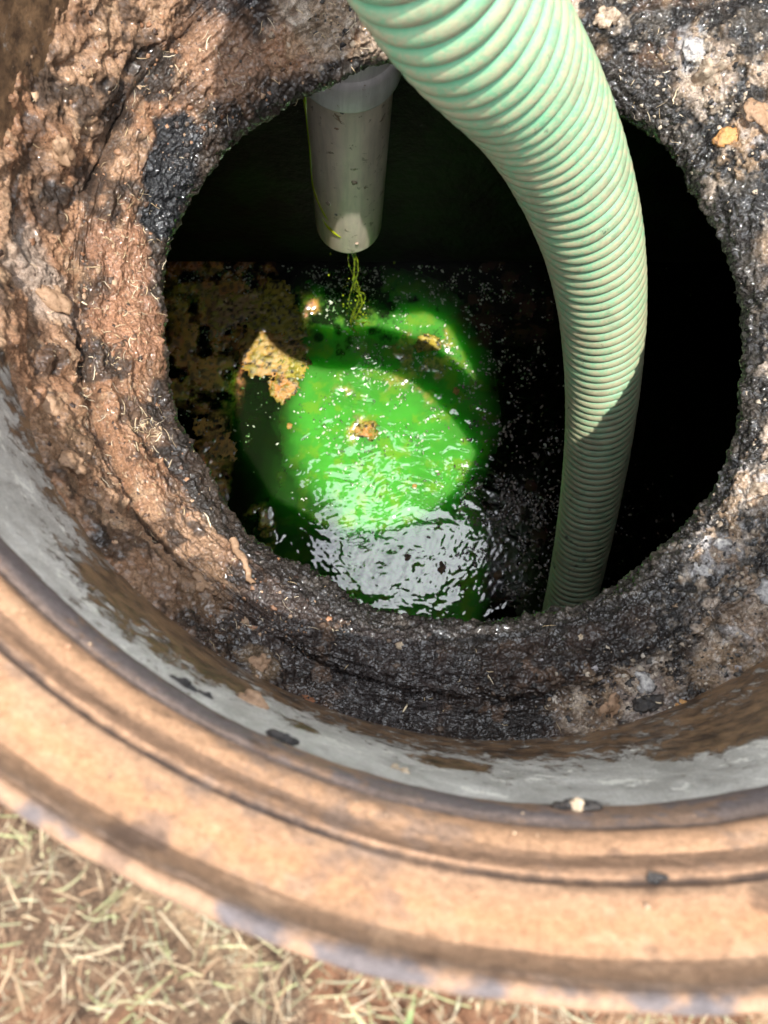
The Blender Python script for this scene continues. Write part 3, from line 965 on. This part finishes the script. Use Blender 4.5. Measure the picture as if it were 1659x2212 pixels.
def riser_flecks():
    it, cols = [], []
    for k in range(260):
        a = rng.random() * 2 * math.pi
        rr_, dep = [(.3862, .2586), (.3815, .2648), (.3770, .2720), (.3640, .3030), (.3655, .3003), (.3608, .3172)][rng.integers(6)]
        rr_ += rng.normal() * .0006
        r = .00022 + rng.random() ** 5 * .0008
        M = np.diag([r * rng.uniform(.7, 1.8), r * rng.uniform(.7, 1.8), r * rng.uniform(.4, .8)])
        it.append((np.array([RC.x + rr_ * math.cos(a), RC.y + rr_ * math.sin(a), CAM_Z - dep + r * .1]), M))
        cols.append(np.array([(.38, .26, .17), (.30, .17, .10), (.55, .36, .22), (.12, .08, .06), (.62, .45, .30)][rng.integers(5)]))
    v, f = ico(1)
    v = v * (1 + .55 * noise(v * 1.01, 2.3, 79))[:, None]
    t = NT('dry_crumb')
    m = t.set(t.attr('Col').outputs['Color'], 0.8)
    o = scatter_mesh('dust_crumbs', it, m, (v, f), cols)
    tag(o, 'dry crumbs and pale flecks lying on the riser ring', 'crumbs', kind='stuff')
riser_flecks()

# things lying on the riser
def on_riser(px, py, rr_, dep):
    """point on the riser wall near that sight line"""
    d = ray(px, py)
    p = d * (dep / -d.z)
    v = Vector((p.x - RC.x, p.y - RC.y))
    v.normalize()
    return Vector((RC.x + v.x * rr_, RC.y + v.y * rr_, CAM_Z - dep)), Vector((-v.x, -v.y, 1.0)).normalized()
for i, (nm, px, py, rr_, dep, size, m, lab, cat) in enumerate([
        ('tar_clod', 1240, 1718, .3605, .332, (.0125, .0055, .0055), m_blackl, 'black tar clod with a pale spot stuck on the blue riser lip', 'clod'),
        ('pebble', 1247, 1712, .3585, .3285, (.0038, .003, .003), m_stone, 'pale stone bedded in the black clod on the riser lip', 'stone'),
        ('tar_clod', 622, 1572, .3640, .355, (.0095, .0035, .003), m_blackl, 'long black tar clod on the grey riser wall, bottom', 'clod'),
        ('tar_clod', 405, 1460, .3650, .365, (.008, .003, .003), m_blackl, 'black tar strip on the riser wall, lower left', 'clod'),
        ('tar_clod', 447, 1490, .3655, .37, (.006, .0025, .003), m_blackl, 'small black tar scrap beside the longer strip, lower left', 'clod'),
        ('tar_clod', 548, 1512, .3690, .42, (.014, .006, .005), m_tanl, 'dark brown wet clod at the top of the grey wall, bottom left', 'clod'),
        ('pebble', 855, 1648, .3665, .385, (.003, .003, .003), m_stone, 'round tan pebble on the grey riser wall', 'stone'),
        ('pebble', 877, 1655, .3660, .38, (.0038, .002, .002), m_stone, 'pale flat chip beside the round tan pebble', 'stone'),
        ('tar_clod', 1418, 1925, .3720, .286, (.005, .0022, .002), m_blackl, 'black speck of tar in the riser joint, right', 'clod')]):
    loc, nor = on_riser(px, py, rr_, dep)
    o = lump_mesh(nm, (size[0] * .85, size[1] * 1.2, size[2] * 1.1), m, 60 + i, 1.1, ICO4)
    inw = Vector((nor.x, nor.y, 0)).normalized()
    o.rotation_euler = (0, 0, math.atan2(inw.y, inw.x) + math.pi / 2)
    o.location = loc
    tag(o, lab, cat)

# scum floating on the water
def scum_raft(name, px, py, rx, ry, pal, seed, lab, hgt=.005, n=84, ragged=.9):
    c = wp(px, py)
    g = np.linspace(-1.9, 1.9, n)
    A, B = np.meshgrid(g, g, indexing='ij')
    p = np.stack([A * rx, B * ry, np.full_like(A, seed * 1.7)], -1)
    n1, n2, n3 = fbm(p, 1.1 / max(rx, ry), 4, seed, .6), fbm(p, 95, 4, seed + 7, .6), fbm(p, 260, 3, seed + 11, .6)
    mask = 1 - 1.2 * np.hypot(A, B) + .85 * ragged * n1 + .6 * ragged * n2
    mask[n // 2 - 2:n // 2 + 3, n // 2 - 2:n // 2 + 3] = np.maximum(mask[n // 2 - 2:n // 2 + 3, n // 2 - 2:n // 2 + 3], .2)
    # keep the one connected raft
    keep = np.zeros((n, n), bool)
    keep[n // 2, n // 2] = True
    on = mask > 0
    for _ in range(3 * n):
        k2 = keep.copy()
        k2[1:] |= keep[:-1]
        k2[:-1] |= keep[1:]
        k2[:, 1:] |= keep[:, :-1]
        k2[:, :-1] |= keep[:, 1:]
        k2 &= on
        if (k2 == keep).all():
            break
        keep = k2
    z = np.where(keep, hgt * np.sqrt(np.clip(mask, 0, 1)) * (.65 + .9 * n2 + .7 * n3), -.004)
    col = lerp(np.ones((n, n, 3)) * c3(*pal[0]), c3(*pal[1]), sstep(-.25, .3, n1))
    col = lerp(col, np.ones((n, n, 3)) * c3(*pal[2]), sstep(-.05, .3, n2))
    col = lerp(col, np.ones((n, n, 3)) * c3(.035, .03, .012), sstep(.1, .4, fbm(p, 130, 3, seed + 21, .6)))
    fcs = grid_faces(n, n)
    kf = keep.ravel()[fcs].any(1)
    fcs = fcs[kf]
    used, inv = np.unique(fcs, return_inverse=True)
    v = np.stack([A * rx, B * ry, z], -1).reshape(-1, 3)[used]
    o_ = mesh_np(name, v, inv.reshape(-1, 4), m_raft, cols=np.clip(col, .01, .9).reshape(-1, 3)[used])
    o_.location = (c.x, c.y, ZW + .0004)
    tag(o_, lab, 'scum')
    return o_
traft = NT('wet_scum')
m_raft = traft.set(traft.mix(1.0, traft.attr('Col').outputs['Color'], traft.ramp(traft.noise(500, 4, .7), [(0.3, 0.6), (0.7, 1.35)]), 'MULTIPLY'), 0.22, traft.bump(traft.noise(380, 4), .002, .8), Specular_IOR_Level=0.6)
ORA = ((.46, .20, .045), (.42, .27, .06), (.24, .19, .03))
YEL = ((.32, .27, .03), (.40, .31, .04), (.17, .17, .02))
BRO = ((.34, .21, .09), (.50, .36, .17), (.36, .33, .06))
m_scum = mat_lump('orange_scum', (.50, .28, .05), (.20, .13, .03), 0.3, 160)
m_scumb = mat_lump('brown_scum', (.20, .11, .045), (.06, .04, .02), 0.3, 160)
for i, (px, py, rx, ry, pal, lab) in enumerate([
        (575, 765, .095, .070, ORA, 'orange scum raft left of the bright green water'),
        (590, 680, .075, .085, YEL, 'yellow frothy scum above the orange raft'),
        (632, 790, .034, .050, YEL, 'bright yellow scum edge touching the green water'),
        (500, 670, .100, .075, BRO, 'brown scum raft against the shaded side of the water'),
        (790, 930, .030, .022, ORA, 'orange scum fleck in the middle of the green water'),
        (925, 740, .030, .024, YEL, 'yellow scum streak on the far green crescent'),
        (610, 835, .040, .040, ORA, 'broken orange scum below the yellow edge at the green water'),
        (460, 985, .060, .085, ((.46, .24, .04), (.54, .30, .05), (.22, .16, .03)), 'amber scum film along the left edge of the opening'),
        (555, 1150, .060, .075, ((.50, .24, .04), (.56, .28, .05), (.22, .14, .03)), 'rusty orange scum beside the sky reflection')]):
    scum_raft('scum_raft', px, py, rx, ry, pal, 700 + 31 * i, lab, hgt=.0065 if i < 7 else .0018)
for i, (px, py, size, m, lab) in enumerate([
        (985, 845, (.010, .010, .004), m_scum, 'small orange crumb at the edge of the green light'),
        (880, 1205, (.010, .010, .004), m_scumb, 'round dark crumb floating in the sky reflection'),
        (955, 1228, (.010, .016, .005), m_scumb, 'pointed dark crumb floating right of the sky reflection'),
        (625, 920, (.008, .009, .004), m_scum, 'tan crumb on the dark green water, left'),
        (1075, 1243, (.012, .012, .005), m_scumb, 'brown lump on the black water left of the hose foot'),
        (895, 1050, (.006, .007, .003), m_scum, 'tiny orange crumb low in the bright green water')]):
    c = wp(px, py)
    o = lump_mesh('scum_crumb', size, m, 90 + i, 0.5, ICO4)
    o.location = (c.x, c.y, ZW)
    tag(o, lab, 'scum')

# ------------------------------------------------------------------ inlet tee and drop pipe
PT = Vector((-0.062, 0.640))
def lathe(name, prof, mat, seg=96):
    a = np.linspace(0, 2 * np.pi, seg, endpoint=False)
    p = np.array(prof)
    A, RRl = np.meshgrid(a, p[:, 0], indexing='ij')
    _, ZZ = np.meshgrid(a, p[:, 1], indexing='ij')
    v = np.stack([RRl * np.cos(A), RRl * np.sin(A), ZZ], -1)
    return mesh_np(name, v.reshape(-1, 3), grid_faces(seg, len(p), True), mat)
inlet = empty('inlet_pipe', (PT.x, PT.y, CAM_Z - 1.236))
inlet.rotation_euler = (0, R(2.7), 0)
tag(inlet, 'white plastic inlet tee with drop pipe dripping over the water', 'pipe')
L = 1.236 - 0.842
m_pipe = mat_pvc('grimy_pvc', (.95, .78, .67), (.24, .13, .06), 0.60)
m_coll = mat_pvc('pale_pvc', (.95, .92, .91), (.34, .21, .11), 0.63)
def bev(pts_):
    return pts_
o = lathe('drop_pipe', [(.0515, L + .06), (.0515, .006), (.0522, .001), (.0535, 0), (.0555, 0), (.0568, .001), (.0572, .004), (.0572, L * .5), (.0572, L + .03)], m_pipe)
o.parent = inlet
o = lathe('collar', [(.0573, L + .0005), (.0640, L), (.0658, L + .0015), (.0662, L + .004), (.0662, L + .040), (.0655, L + .045), (.0635, L + .048), (.0615, L + .050)], m_coll)
o.parent = inlet
o = lathe('tee_body', [(.0615, L + .050), (.0612, L + .056), (.0618, L + .090), (.0620, L + .112), (.058, L + .114), (.054, L + .112), (.054, L + .05)], m_coll)
o.parent = inlet
o = lathe('branch', [(.0615, 0.03), (.0615, .16), (.0575, .16), (.0575, .03)], m_coll)
o.rotation_euler = (R(-90), 0, 0)
o.location = (0, 0, L + .062)
o.parent = inlet
# dye streak down the shaded side
def tube_pts(name, P_, rad_, mat, seg=8, parent=None, attrs=None, cap=True):
    P_ = np.array([list(x) for x in P_], float)
    n = len(P_)
    rad_ = np.full(n, rad_) if np.isscalar(rad_) else np.array(rad_, float)
    T = np.gradient(P_, axis=0)
    T /= np.linalg.norm(T, axis=1, keepdims=True) + 1e-12
    N = np.zeros_like(P_)
    v0 = np.array([0, 0, 1.0]) if abs(T[0, 2]) < .9 else np.array([1.0, 0, 0])
    N[0] = np.cross(T[0], v0)
    N[0] /= np.linalg.norm(N[0])
    for i in range(1, n):
        N[i] = N[i - 1] - T[i] * np.dot(N[i - 1], T[i])
        N[i] /= np.linalg.norm(N[i])
    B = np.cross(T, N)
    a = np.linspace(0, 2 * np.pi, seg, endpoint=False)
    v = P_[None] + rad_[None, :, None] * (np.cos(a)[:, None, None] * N[None] + np.sin(a)[:, None, None] * B[None])
    f = grid_faces(seg, n, True)
    o_ = mesh_np(name, v.reshape(-1, 3), f, mat)
    if parent is not None:
        o_.parent = parent
    return o_
tdye = NT('wet_dye')
m_dye = tdye.set((.30, .36, .01), 0.12, None, Specular_IOR_Level=0.6)
def on_pipe(angdeg, z, r=.0575):
    return (math.cos(R(angdeg)) * r, math.sin(R(angdeg)) * r, z)
path = [on_pipe(196 + 2 * math.sin(k * .9), L - .002 - k * (L * .62) / 14, .0573) for k in range(15)]
path += [on_pipe(199 + k * 6, L * .37 - k * .008, .0574) for k in range(1, 7)]
o = tube_pts('dye_streak', path, [.0042, .0048, .0046, .0036, .0022, .0016, .0014, .0014, .0014, .0015, .0016, .0015, .0015, .0016, .0018, .0018, .0019, .0018, .0018, .0017, .0012], m_dye, 8, inlet)
path = [on_pipe(222 + k * 5, .085 - k * .004, .0573) for k in range(8)]
o = tube_pts('dye_streak', path, [.001, .0018, .0026, .003, .0028, .0022, .0016, .0008], m_dye, 8, inlet)
for (a_, z_, s_, m_) in ((238, .150, (.006, .003, .008), m_pale), (278, .225, (.0055, .003, .008), m_pale), (285, .036, (.004, .003, .004), m_pale), (262, L - .010, (.004, .002, .005), m_blackl), (255, L - .045, (.004, .0015, .0025), m_tanl), (285, L + .095, (.012, .004, .012), m_blackl), (250, .128, (.003, .002, .004), m_white)):
    o = lump_mesh('stuck_crumb', s_, m_, int(a_), 0.7, ICO3)
    o.location = on_pipe(a_, z_, .0575 if z_ < L else .0625)
    o.rotation_euler = (0, 0, R(a_ + 90))
    o.parent = inlet

# thin broken stream of dyed water running off the pipe
tdr = NT('dyed_stream')
m_drop = tdr.set((.30, .38, .02), 0.08, None, Specular_IOR_Level=0.6, Transmission_Weight=0.3)
bot = CAM_Z - 1.236
def stream():
    root = empty('water_stream', (PT.x + .006, PT.y - .05, ZW))
    tag(root, 'thin yellow green stream of dyed water falling from the inlet pipe', 'water stream')
    H = bot - ZW
    for k in range(5):
        n = 70
        t_ = np.linspace(0, 1, n)
        ph, ph2 = rng.random() * 6.28, rng.random() * 6.28
        sp = .002 + .013 * t_
        x = (k - 2) * .0022 + sp * np.sin(t_ * (6 + 2.3 * k) + ph) + .003 * np.sin(t_ * 5 + ph2)
        y = sp * np.cos(t_ * (5 + 2.1 * k) + ph2)
        z = H * (1 - t_) - .002
        bead = .0007 + .0013 * np.clip(np.sin(t_ * (46 + 9 * k) + ph) + .1, 0, 1) ** 2 + .0004 * t_
        tube_pts('stream_strand', np.stack([x, y, z], -1), bead, m_drop, 8, root)
    for k in range(60):
        f = rng.random() ** .5
        r = .0007 + rng.random() ** 3 * .0022
        o_ = mesh_np('drop', ICO2[0] * np.array([r, r, r * rng.uniform(1, 1.9)]), ICO2[1], m_drop, root)
        o_.location = (rng.normal() * (.006 + .013 * f), rng.normal() * (.004 + .010 * f), H * (1 - f))
    for (dx, f) in ((-.04, .1), (-.05, .35), (-.028, .62), (-.03, .75), (-.025, .9), (.075, .2)):
        o_ = mesh_np('drop', ICO2[0] * np.array([.0022, .0022, .0034]), ICO2[1], m_drop, root)
        o_.location = (dx, .01, H * (1 - f))
ICO2 = ico(2)
stream()

# ------------------------------------------------------------------ suction hose
hose_px = [  # picture x, y of the centre line and distance along the optical axis
    (978, 5, .412), (1066, 92, .462), (1155, 210, .540), (1220, 335, .615), (1270, 470, .700), (1300, 610, .805), (1305, 760, .925), (1299, 900, 1.06),
    (1284, 1020, 1.175), (1265, 1140, 1.29), (1243, 1255, 1.41), (1212, 1380, 1.53), (1180, 1480, 1.63), (1150, 1560, 1.73)]
def hose_dep(x, y, zc):
    v = ray(x, y)
    return Vector((0, 0, CAM_Z)) + v * zc
# beyond the picture the hose arches up over the far rim and comes down on the lawn
ctrl = np.array([[1.55, 2.10, 0.052], [1.22, 1.66, 0.060], [0.92, 1.28, 0.22], [0.62, 0.96, 0.42], [0.36, 0.72, 0.53], [0.15, 0.53, 0.52], [0.015, 0.41, 0.40], [-0.048, 0.352, 0.235], [-0.034, 0.328, 0.080]]
                + [list(hose_dep(*p)) for p in hose_px])
def catmull(P_, n):
    out_ = []
    Pp = np.vstack([2 * P_[0] - P_[1], P_, 2 * P_[-1] - P_[-2]])
    for i in range(1, len(Pp) - 2):
        p0, p1, p2, p3 = Pp[i - 1], Pp[i], Pp[i + 1], Pp[i + 2]
        t = np.linspace(0, 1, n, endpoint=False)[:, None]
        out_.append(0.5 * (2 * p1 + (p2 - p0) * t + (2 * p0 - 5 * p1 + 4 * p2 - p3) * t ** 2 + (3 * p1 - p0 - 3 * p2 + p3) * t ** 3))
    return np.vstack(out_ + [P_[-1:]])
cl = catmull(ctrl, 60)
for _ in range(3):                                    # relax kinks
    k = np.hanning(121)
    k /= k.sum()
    pad = np.vstack([2 * cl[0] - cl[1:61][::-1], cl, 2 * cl[-1] - cl[-61:-1][::-1]])
    cl = np.stack([np.convolve(pad[:, i], k, 'valid') for i in range(3)], -1)
seglen = np.r_[0, np.cumsum(np.linalg.norm(np.diff(cl, axis=0), axis=1))]
LEN = seglen[-1]
NS = 3000
s_ = np.linspace(0, LEN, NS)
cl = np.stack([np.interp(s_, seglen, cl[:, i]) for i in range(3)], -1)
Tn = np.gradient(cl, axis=0)
Tn /= np.linalg.norm(Tn, axis=1, keepdims=True)
Nn = np.zeros_like(cl)
Nn[0] = np.cross(Tn[0], [0, 0, 1.0])
Nn[0] /= np.linalg.norm(Nn[0])
for i in range(1, NS):
    q = Nn[i - 1] - Tn[i] * np.dot(Nn[i - 1], Tn[i])
    Nn[i] = q / np.linalg.norm(q)
Bn = np.cross(Tn, Nn)
PITCH, HR, SEG = 0.0155, 0.0490, 64
hose = empty('suction_hose', tuple(cl[0]))
tag(hose, 'ribbed green suction hose curving down into the tank', 'hose')

def helix_strip(name, ph0, ph1, n, rfun, mat):
    turns = int(LEN / PITCH) - 1
    A = np.arange(turns * SEG + 1) * 2 * np.pi / SEG
    ph = np.linspace(ph0, ph1, n)
    AA, PH = np.meshgrid(A, ph, indexing='ij')
    s = (AA / (2 * np.pi) + PH) * PITCH
    c_ = np.stack([np.interp(s, s_, cl[:, i]) for i in range(3)], -1)
    n_ = np.stack([np.interp(s, s_, Nn[:, i]) for i in range(3)], -1)
    b_ = np.stack([np.interp(s, s_, Bn[:, i]) for i in range(3)], -1)
    wear = 0.0003 * noise(c_ + n_ * 0.05 * np.cos(AA)[..., None] + b_ * .05 * np.sin(AA)[..., None], 60, 401)
    r = rfun(PH) + wear
    v = c_ + r[..., None] * (np.cos(AA)[..., None] * n_ + np.sin(AA)[..., None] * b_)
    o_ = mesh_np(name, v.reshape(-1, 3), grid_faces(len(A), n), mat, attrs={'phase': ((PH - ph0) / (ph1 - ph0)).ravel()})
    keep_world(o_, hose)
    return o_
def rib_r(ph):
    x = np.clip((ph - 0.07) / 0.86, 0, 1)
    return HR - 0.0042 + 0.0042 * np.power(np.maximum(np.sin(np.pi * x), 0), 0.55)
HOSE_G = (.095, .35, .195)
m_rib = mat_hose('green_hose_plastic', HOSE_G, (.35, .325, .205))
m_val = mat_plain('dirty_hose_groove', (.13, .135, .085), (.24, .20, .125), 300, 0.7)
helix_strip('spiral_rib', 0.07, 0.93, 11, rib_r, m_rib)
helix_strip('tube_wall', 0.93, 1.07, 4, lambda ph: HR - 0.0042 - 0.0012 * np.sin(np.pi * np.clip((ph - .93) / .14, 0, 1)), m_val)

# ------------------------------------------------------------------ grass and straw
def blade(path_, wd, up=(0, 0, 1)):
    """thin folded leaf along path: returns verts, quads"""
    P_ = np.array(path_)
    n = len(P_)
    T = np.gradient(P_, axis=0)
    T /= np.linalg.norm(T, axis=1, keepdims=True) + 1e-9
    S = np.cross(T, np.array(up))
    S /= np.linalg.norm(S, axis=1, keepdims=True) + 1e-9
    U = np.cross(S, T)
    ww = wd * np.sin(np.pi * np.clip(np.linspace(.18, 1.0, n), 0, 1)) ** .6
    ww = np.maximum(ww, wd * .08)[:, None]
    l_, m_, r_ = P_ - S * ww / 2 + U * ww * .18, P_, P_ + S * ww / 2 + U * ww * .18
    v = np.concatenate([l_, m_, r_])
    f = []
    for i in range(n - 1):
        f += [(i, i + 1, n + i + 1, n + i), (n + i, n + i + 1, 2 * n + i + 1, 2 * n + i)]
    return v, np.array(f)

def leaf_mat(name):
    t = NT(name)
    c = t.mix(1.0, t.attr('Col').outputs['Color'], t.ramp(t.noise(500, 3), [(0.3, 0.75), (0.7, 1.2)]), 'MULTIPLY')
    m = t.set(c, 0.55, None, Specular_IOR_Level=0.3)
    t.b.inputs['Subsurface Weight'].default_value = 0.0
    return m
m_leaf = leaf_mat('dry_leaf')

def join_blades(name, lst, label, cat):
    V_, F_, C_ = [], [], []
    k = 0
    for v, f, c in lst:
        V_.append(v)
        F_.append(f + k)
        C_.append(np.repeat(np.array(c)[None], len(v), 0))
        k += len(v)
    o_ = mesh_np(name, np.concatenate(V_), np.concatenate(F_), m_leaf, cols=np.concatenate(C_))
    tag(o_, label, cat, kind='stuff')
    return o_

STRAWC = [(.55, .43, .27), (.48, .36, .22), (.60, .50, .34), (.38, .27, .16), (.42, .40, .22), (.33, .35, .16), (.46, .44, .28), (.30, .18, .10)]
def ground_straw():
    lst = []
    for k in range(38000):
        if k < 28000:
            x, y = rng.uniform(-.36, .46), rng.uniform(-.42, .1)
        else:
            a, r = rng.random() * 6.283, .405 + rng.random() ** 1.6 * .9
            x, y = RC.x + r * math.cos(a), RC.y + r * math.sin(a)
        if math.hypot(x - RC.x, y - RC.y) < .405:
            continue
        ln = .003 + rng.random() ** 3 * .030
        a = rng.random() * 6.283
        cu = rng.normal() * .8
        el = abs(rng.normal()) * .22
        n = 4
        pts_ = []
        p = np.array([x, y, .000 + rng.random() * .012])
        for i in range(n):
            pts_.append(p.copy())
            aa = a + cu * i / n
            p = p + np.array([math.cos(aa), math.sin(aa), math.sin(el) * (1 - 2.2 * i / n)]) * ln / n
            p[2] = max(p[2], .0005)
            rr_ = math.hypot(p[0] - RC.x, p[1] - RC.y)
            if rr_ < .4035:
                p[:2] = np.array(RC) + (p[:2] - np.array(RC)) / rr_ * .4035
        c = np.array(STRAWC[rng.integers(len(STRAWC))]) * rng.uniform(.3, .85)
        v, f = blade(pts_, rng.uniform(.00025, .0009))
        lst.append((v, f, c))
    join_blades('dry_grass', lst, 'dry cut grass and straw littering the red soil', 'grass')
ground_straw()

def green_blades():
    lst = []
    spots = [(20, 2240, 6), (560, 2250, 3), (840, 2240, 4), (960, 2240, 4), (1080, 2240, 3), (420, 2250, 3)]
    for (px, py, cnt) in spots:
        b = pix(px, py, CAM_Z + .0)
        for k in range(cnt):
            x, y = b.x + rng.normal() * .008, b.y - .012 + rng.normal() * .006
            a = rng.random() * 6.283
            ln = rng.uniform(.025, .06)
            p = np.array([x, y, 0.0])
            el = rng.uniform(.6, 1.35)
            pts_ = []
            for i in range(8):
                pts_.append(p.copy())
                e = el - i * .16
                p = p + np.array([math.cos(a) * math.cos(e), math.sin(a) * math.cos(e), math.sin(e)]) * ln / 8
            c = np.array([(.16, .21, .08), (.22, .25, .11), (.30, .29, .15)][rng.integers(3)])
            lst.append((*blade(pts_, rng.uniform(.002, .0042)), c))
    for k in range(900):                                # the lawn goes on beyond the shaft
        a, r = rng.random() * 6.283, .52 + rng.random() * 1.2
        x, y = RC.x + r * math.cos(a), RC.y + r * math.sin(a)
        p = np.array([x, y, 0.0])
        a = rng.random() * 6.283
        ln, el = rng.uniform(.03, .07), rng.uniform(.7, 1.4)
        pts_ = []
        for i in range(6):
            pts_.append(p.copy())
            e = el - i * .2
            p = p + np.array([math.cos(a) * math.cos(e), math.sin(a) * math.cos(e), math.sin(e)]) * ln / 6
        lst.append((*blade(pts_, rng.uniform(.002, .0045)), np.array((.15, .22, .06)) * rng.uniform(.7, 1.3)))
    join_blades('green_grass', lst, 'short green grass blades sprouting at the lawn edge', 'grass')
green_blades()

# chopped straw fibres stuck on the soil side of the bank
def fibre(px, py, ln, wd, a, cu, col):
    loc, nor = hit_mud(px, py)
    if loc is None:
        return None
    t1 = nor.orthogonal().normalized()
    t2 = nor.cross(t1)
    p = loc + nor * .0008
    pts_ = []
    for i in range(7):
        l2 = mud_bvh.find_nearest(p)[0]
        pts_.append(list(l2 + nor * (.0010 + .0010 * math.sin(math.pi * i / 6))))
        aa = a + cu * i / 6
        p = p + (t1 * math.cos(aa) + t2 * math.sin(aa)) * (ln / 6)
    v, f = blade(pts_, wd, tuple(nor))
    return v, f, col
def mud_straw():
    lst = []
    zones = [(285, 620, 60, 170, 150), (260, 850, 100, 140, 70), (330, 1000, 90, 120, 40), (150, 700, 110, 260, 36), (480, 160, 170, 100, 50), (250, 300, 180, 160, 34), (330, 930, 30, 30, 34),
             (600, 1300, 200, 150, 50), (1200, 1500, 300, 100, 30), (700, 60, 130, 60, 50), (1450, 250, 150, 250, 40)]
    for (px, py, sx, sy, n) in zones:
        for k in range(n):
            r = fibre(px + rng.normal() * sx * .6, py + rng.normal() * sy * .6, .002 + rng.random() ** 2.5 * .013, rng.uniform(.00025, .0007), rng.random() * 6.283, rng.normal() * .55,
                      np.array(((.66, .52, .34), (.58, .44, .26), (.70, .60, .44))[rng.integers(3)]) * rng.uniform(.7, 1.05))
            if r:
                lst.append(r)
    join_blades('straw_fibres', lst, 'short pale straw fibres stuck to the soil bank', 'straw')
mud_straw()
for i, (px, py, ln, wd, a, cu, lab) in enumerate([
        (190, 660, .034, .0014, 1.9, .5, 'long pale straw lying beside the elongated clod, left'),
        (385, 630, .014, .0022, 0.3, .1, 'short flat pale straw on the left soil near the edge of the opening'),
        (370, 690, .018, .0018, 2.3, .6, 'crossed pale straw in the cluster on the left soil'),
        (455, 1140, .016, .0012, .9, .8, 'curved straw above the dark left edge of the opening'),
        (670, 225, .012, .0012, .1, .2, 'thin straw on soil below the upper rim'),
        (600, 360, .014, .0016, .3, -.3, 'pale straw beside the black tarry patch'),
        (1455, 225, .014, .0011, .8, -.8, 'curled pale straw on the black crust right of the hose'),
        (1430, 1520, .016, .0012, 2.2, .3, 'pale straw among the grease lumps, lower right'),
        (870, 1540, .010, .0014, 2.2, .2, 'greenish straw on the dark sludge near the riser')]):
    r = fibre(px, py, ln, wd, a, cu, None)
    if r:
        o = mesh_np('straw', r[0], r[1], m_leaf, cols=np.repeat(np.array([[.68, .56, .38]]), len(r[0]), 0))
        tag(o, lab, 'straw')
# root sticking along the bank
loc, nor = hit_mud(500, 1170)
l2, n2_ = hit_mud(545, 1265)
if loc and l2:
    P0, P1 = np.array(loc), np.array(l2)
    ps = []
    for k in range(12):
        q = P0 + (P1 - P0) * k / 11
        h = mud_bvh.find_nearest(Vector(q))[0]
        ps.append(list(h + nor * .0022))
    o = tube_pts('root', ps, np.linspace(.0042, .0020, 12) * (1 + .15 * rng.normal(size=12)), m_tanl, 10)
    tag(o, 'brown root running down the bank at the lower left of the opening', 'root')
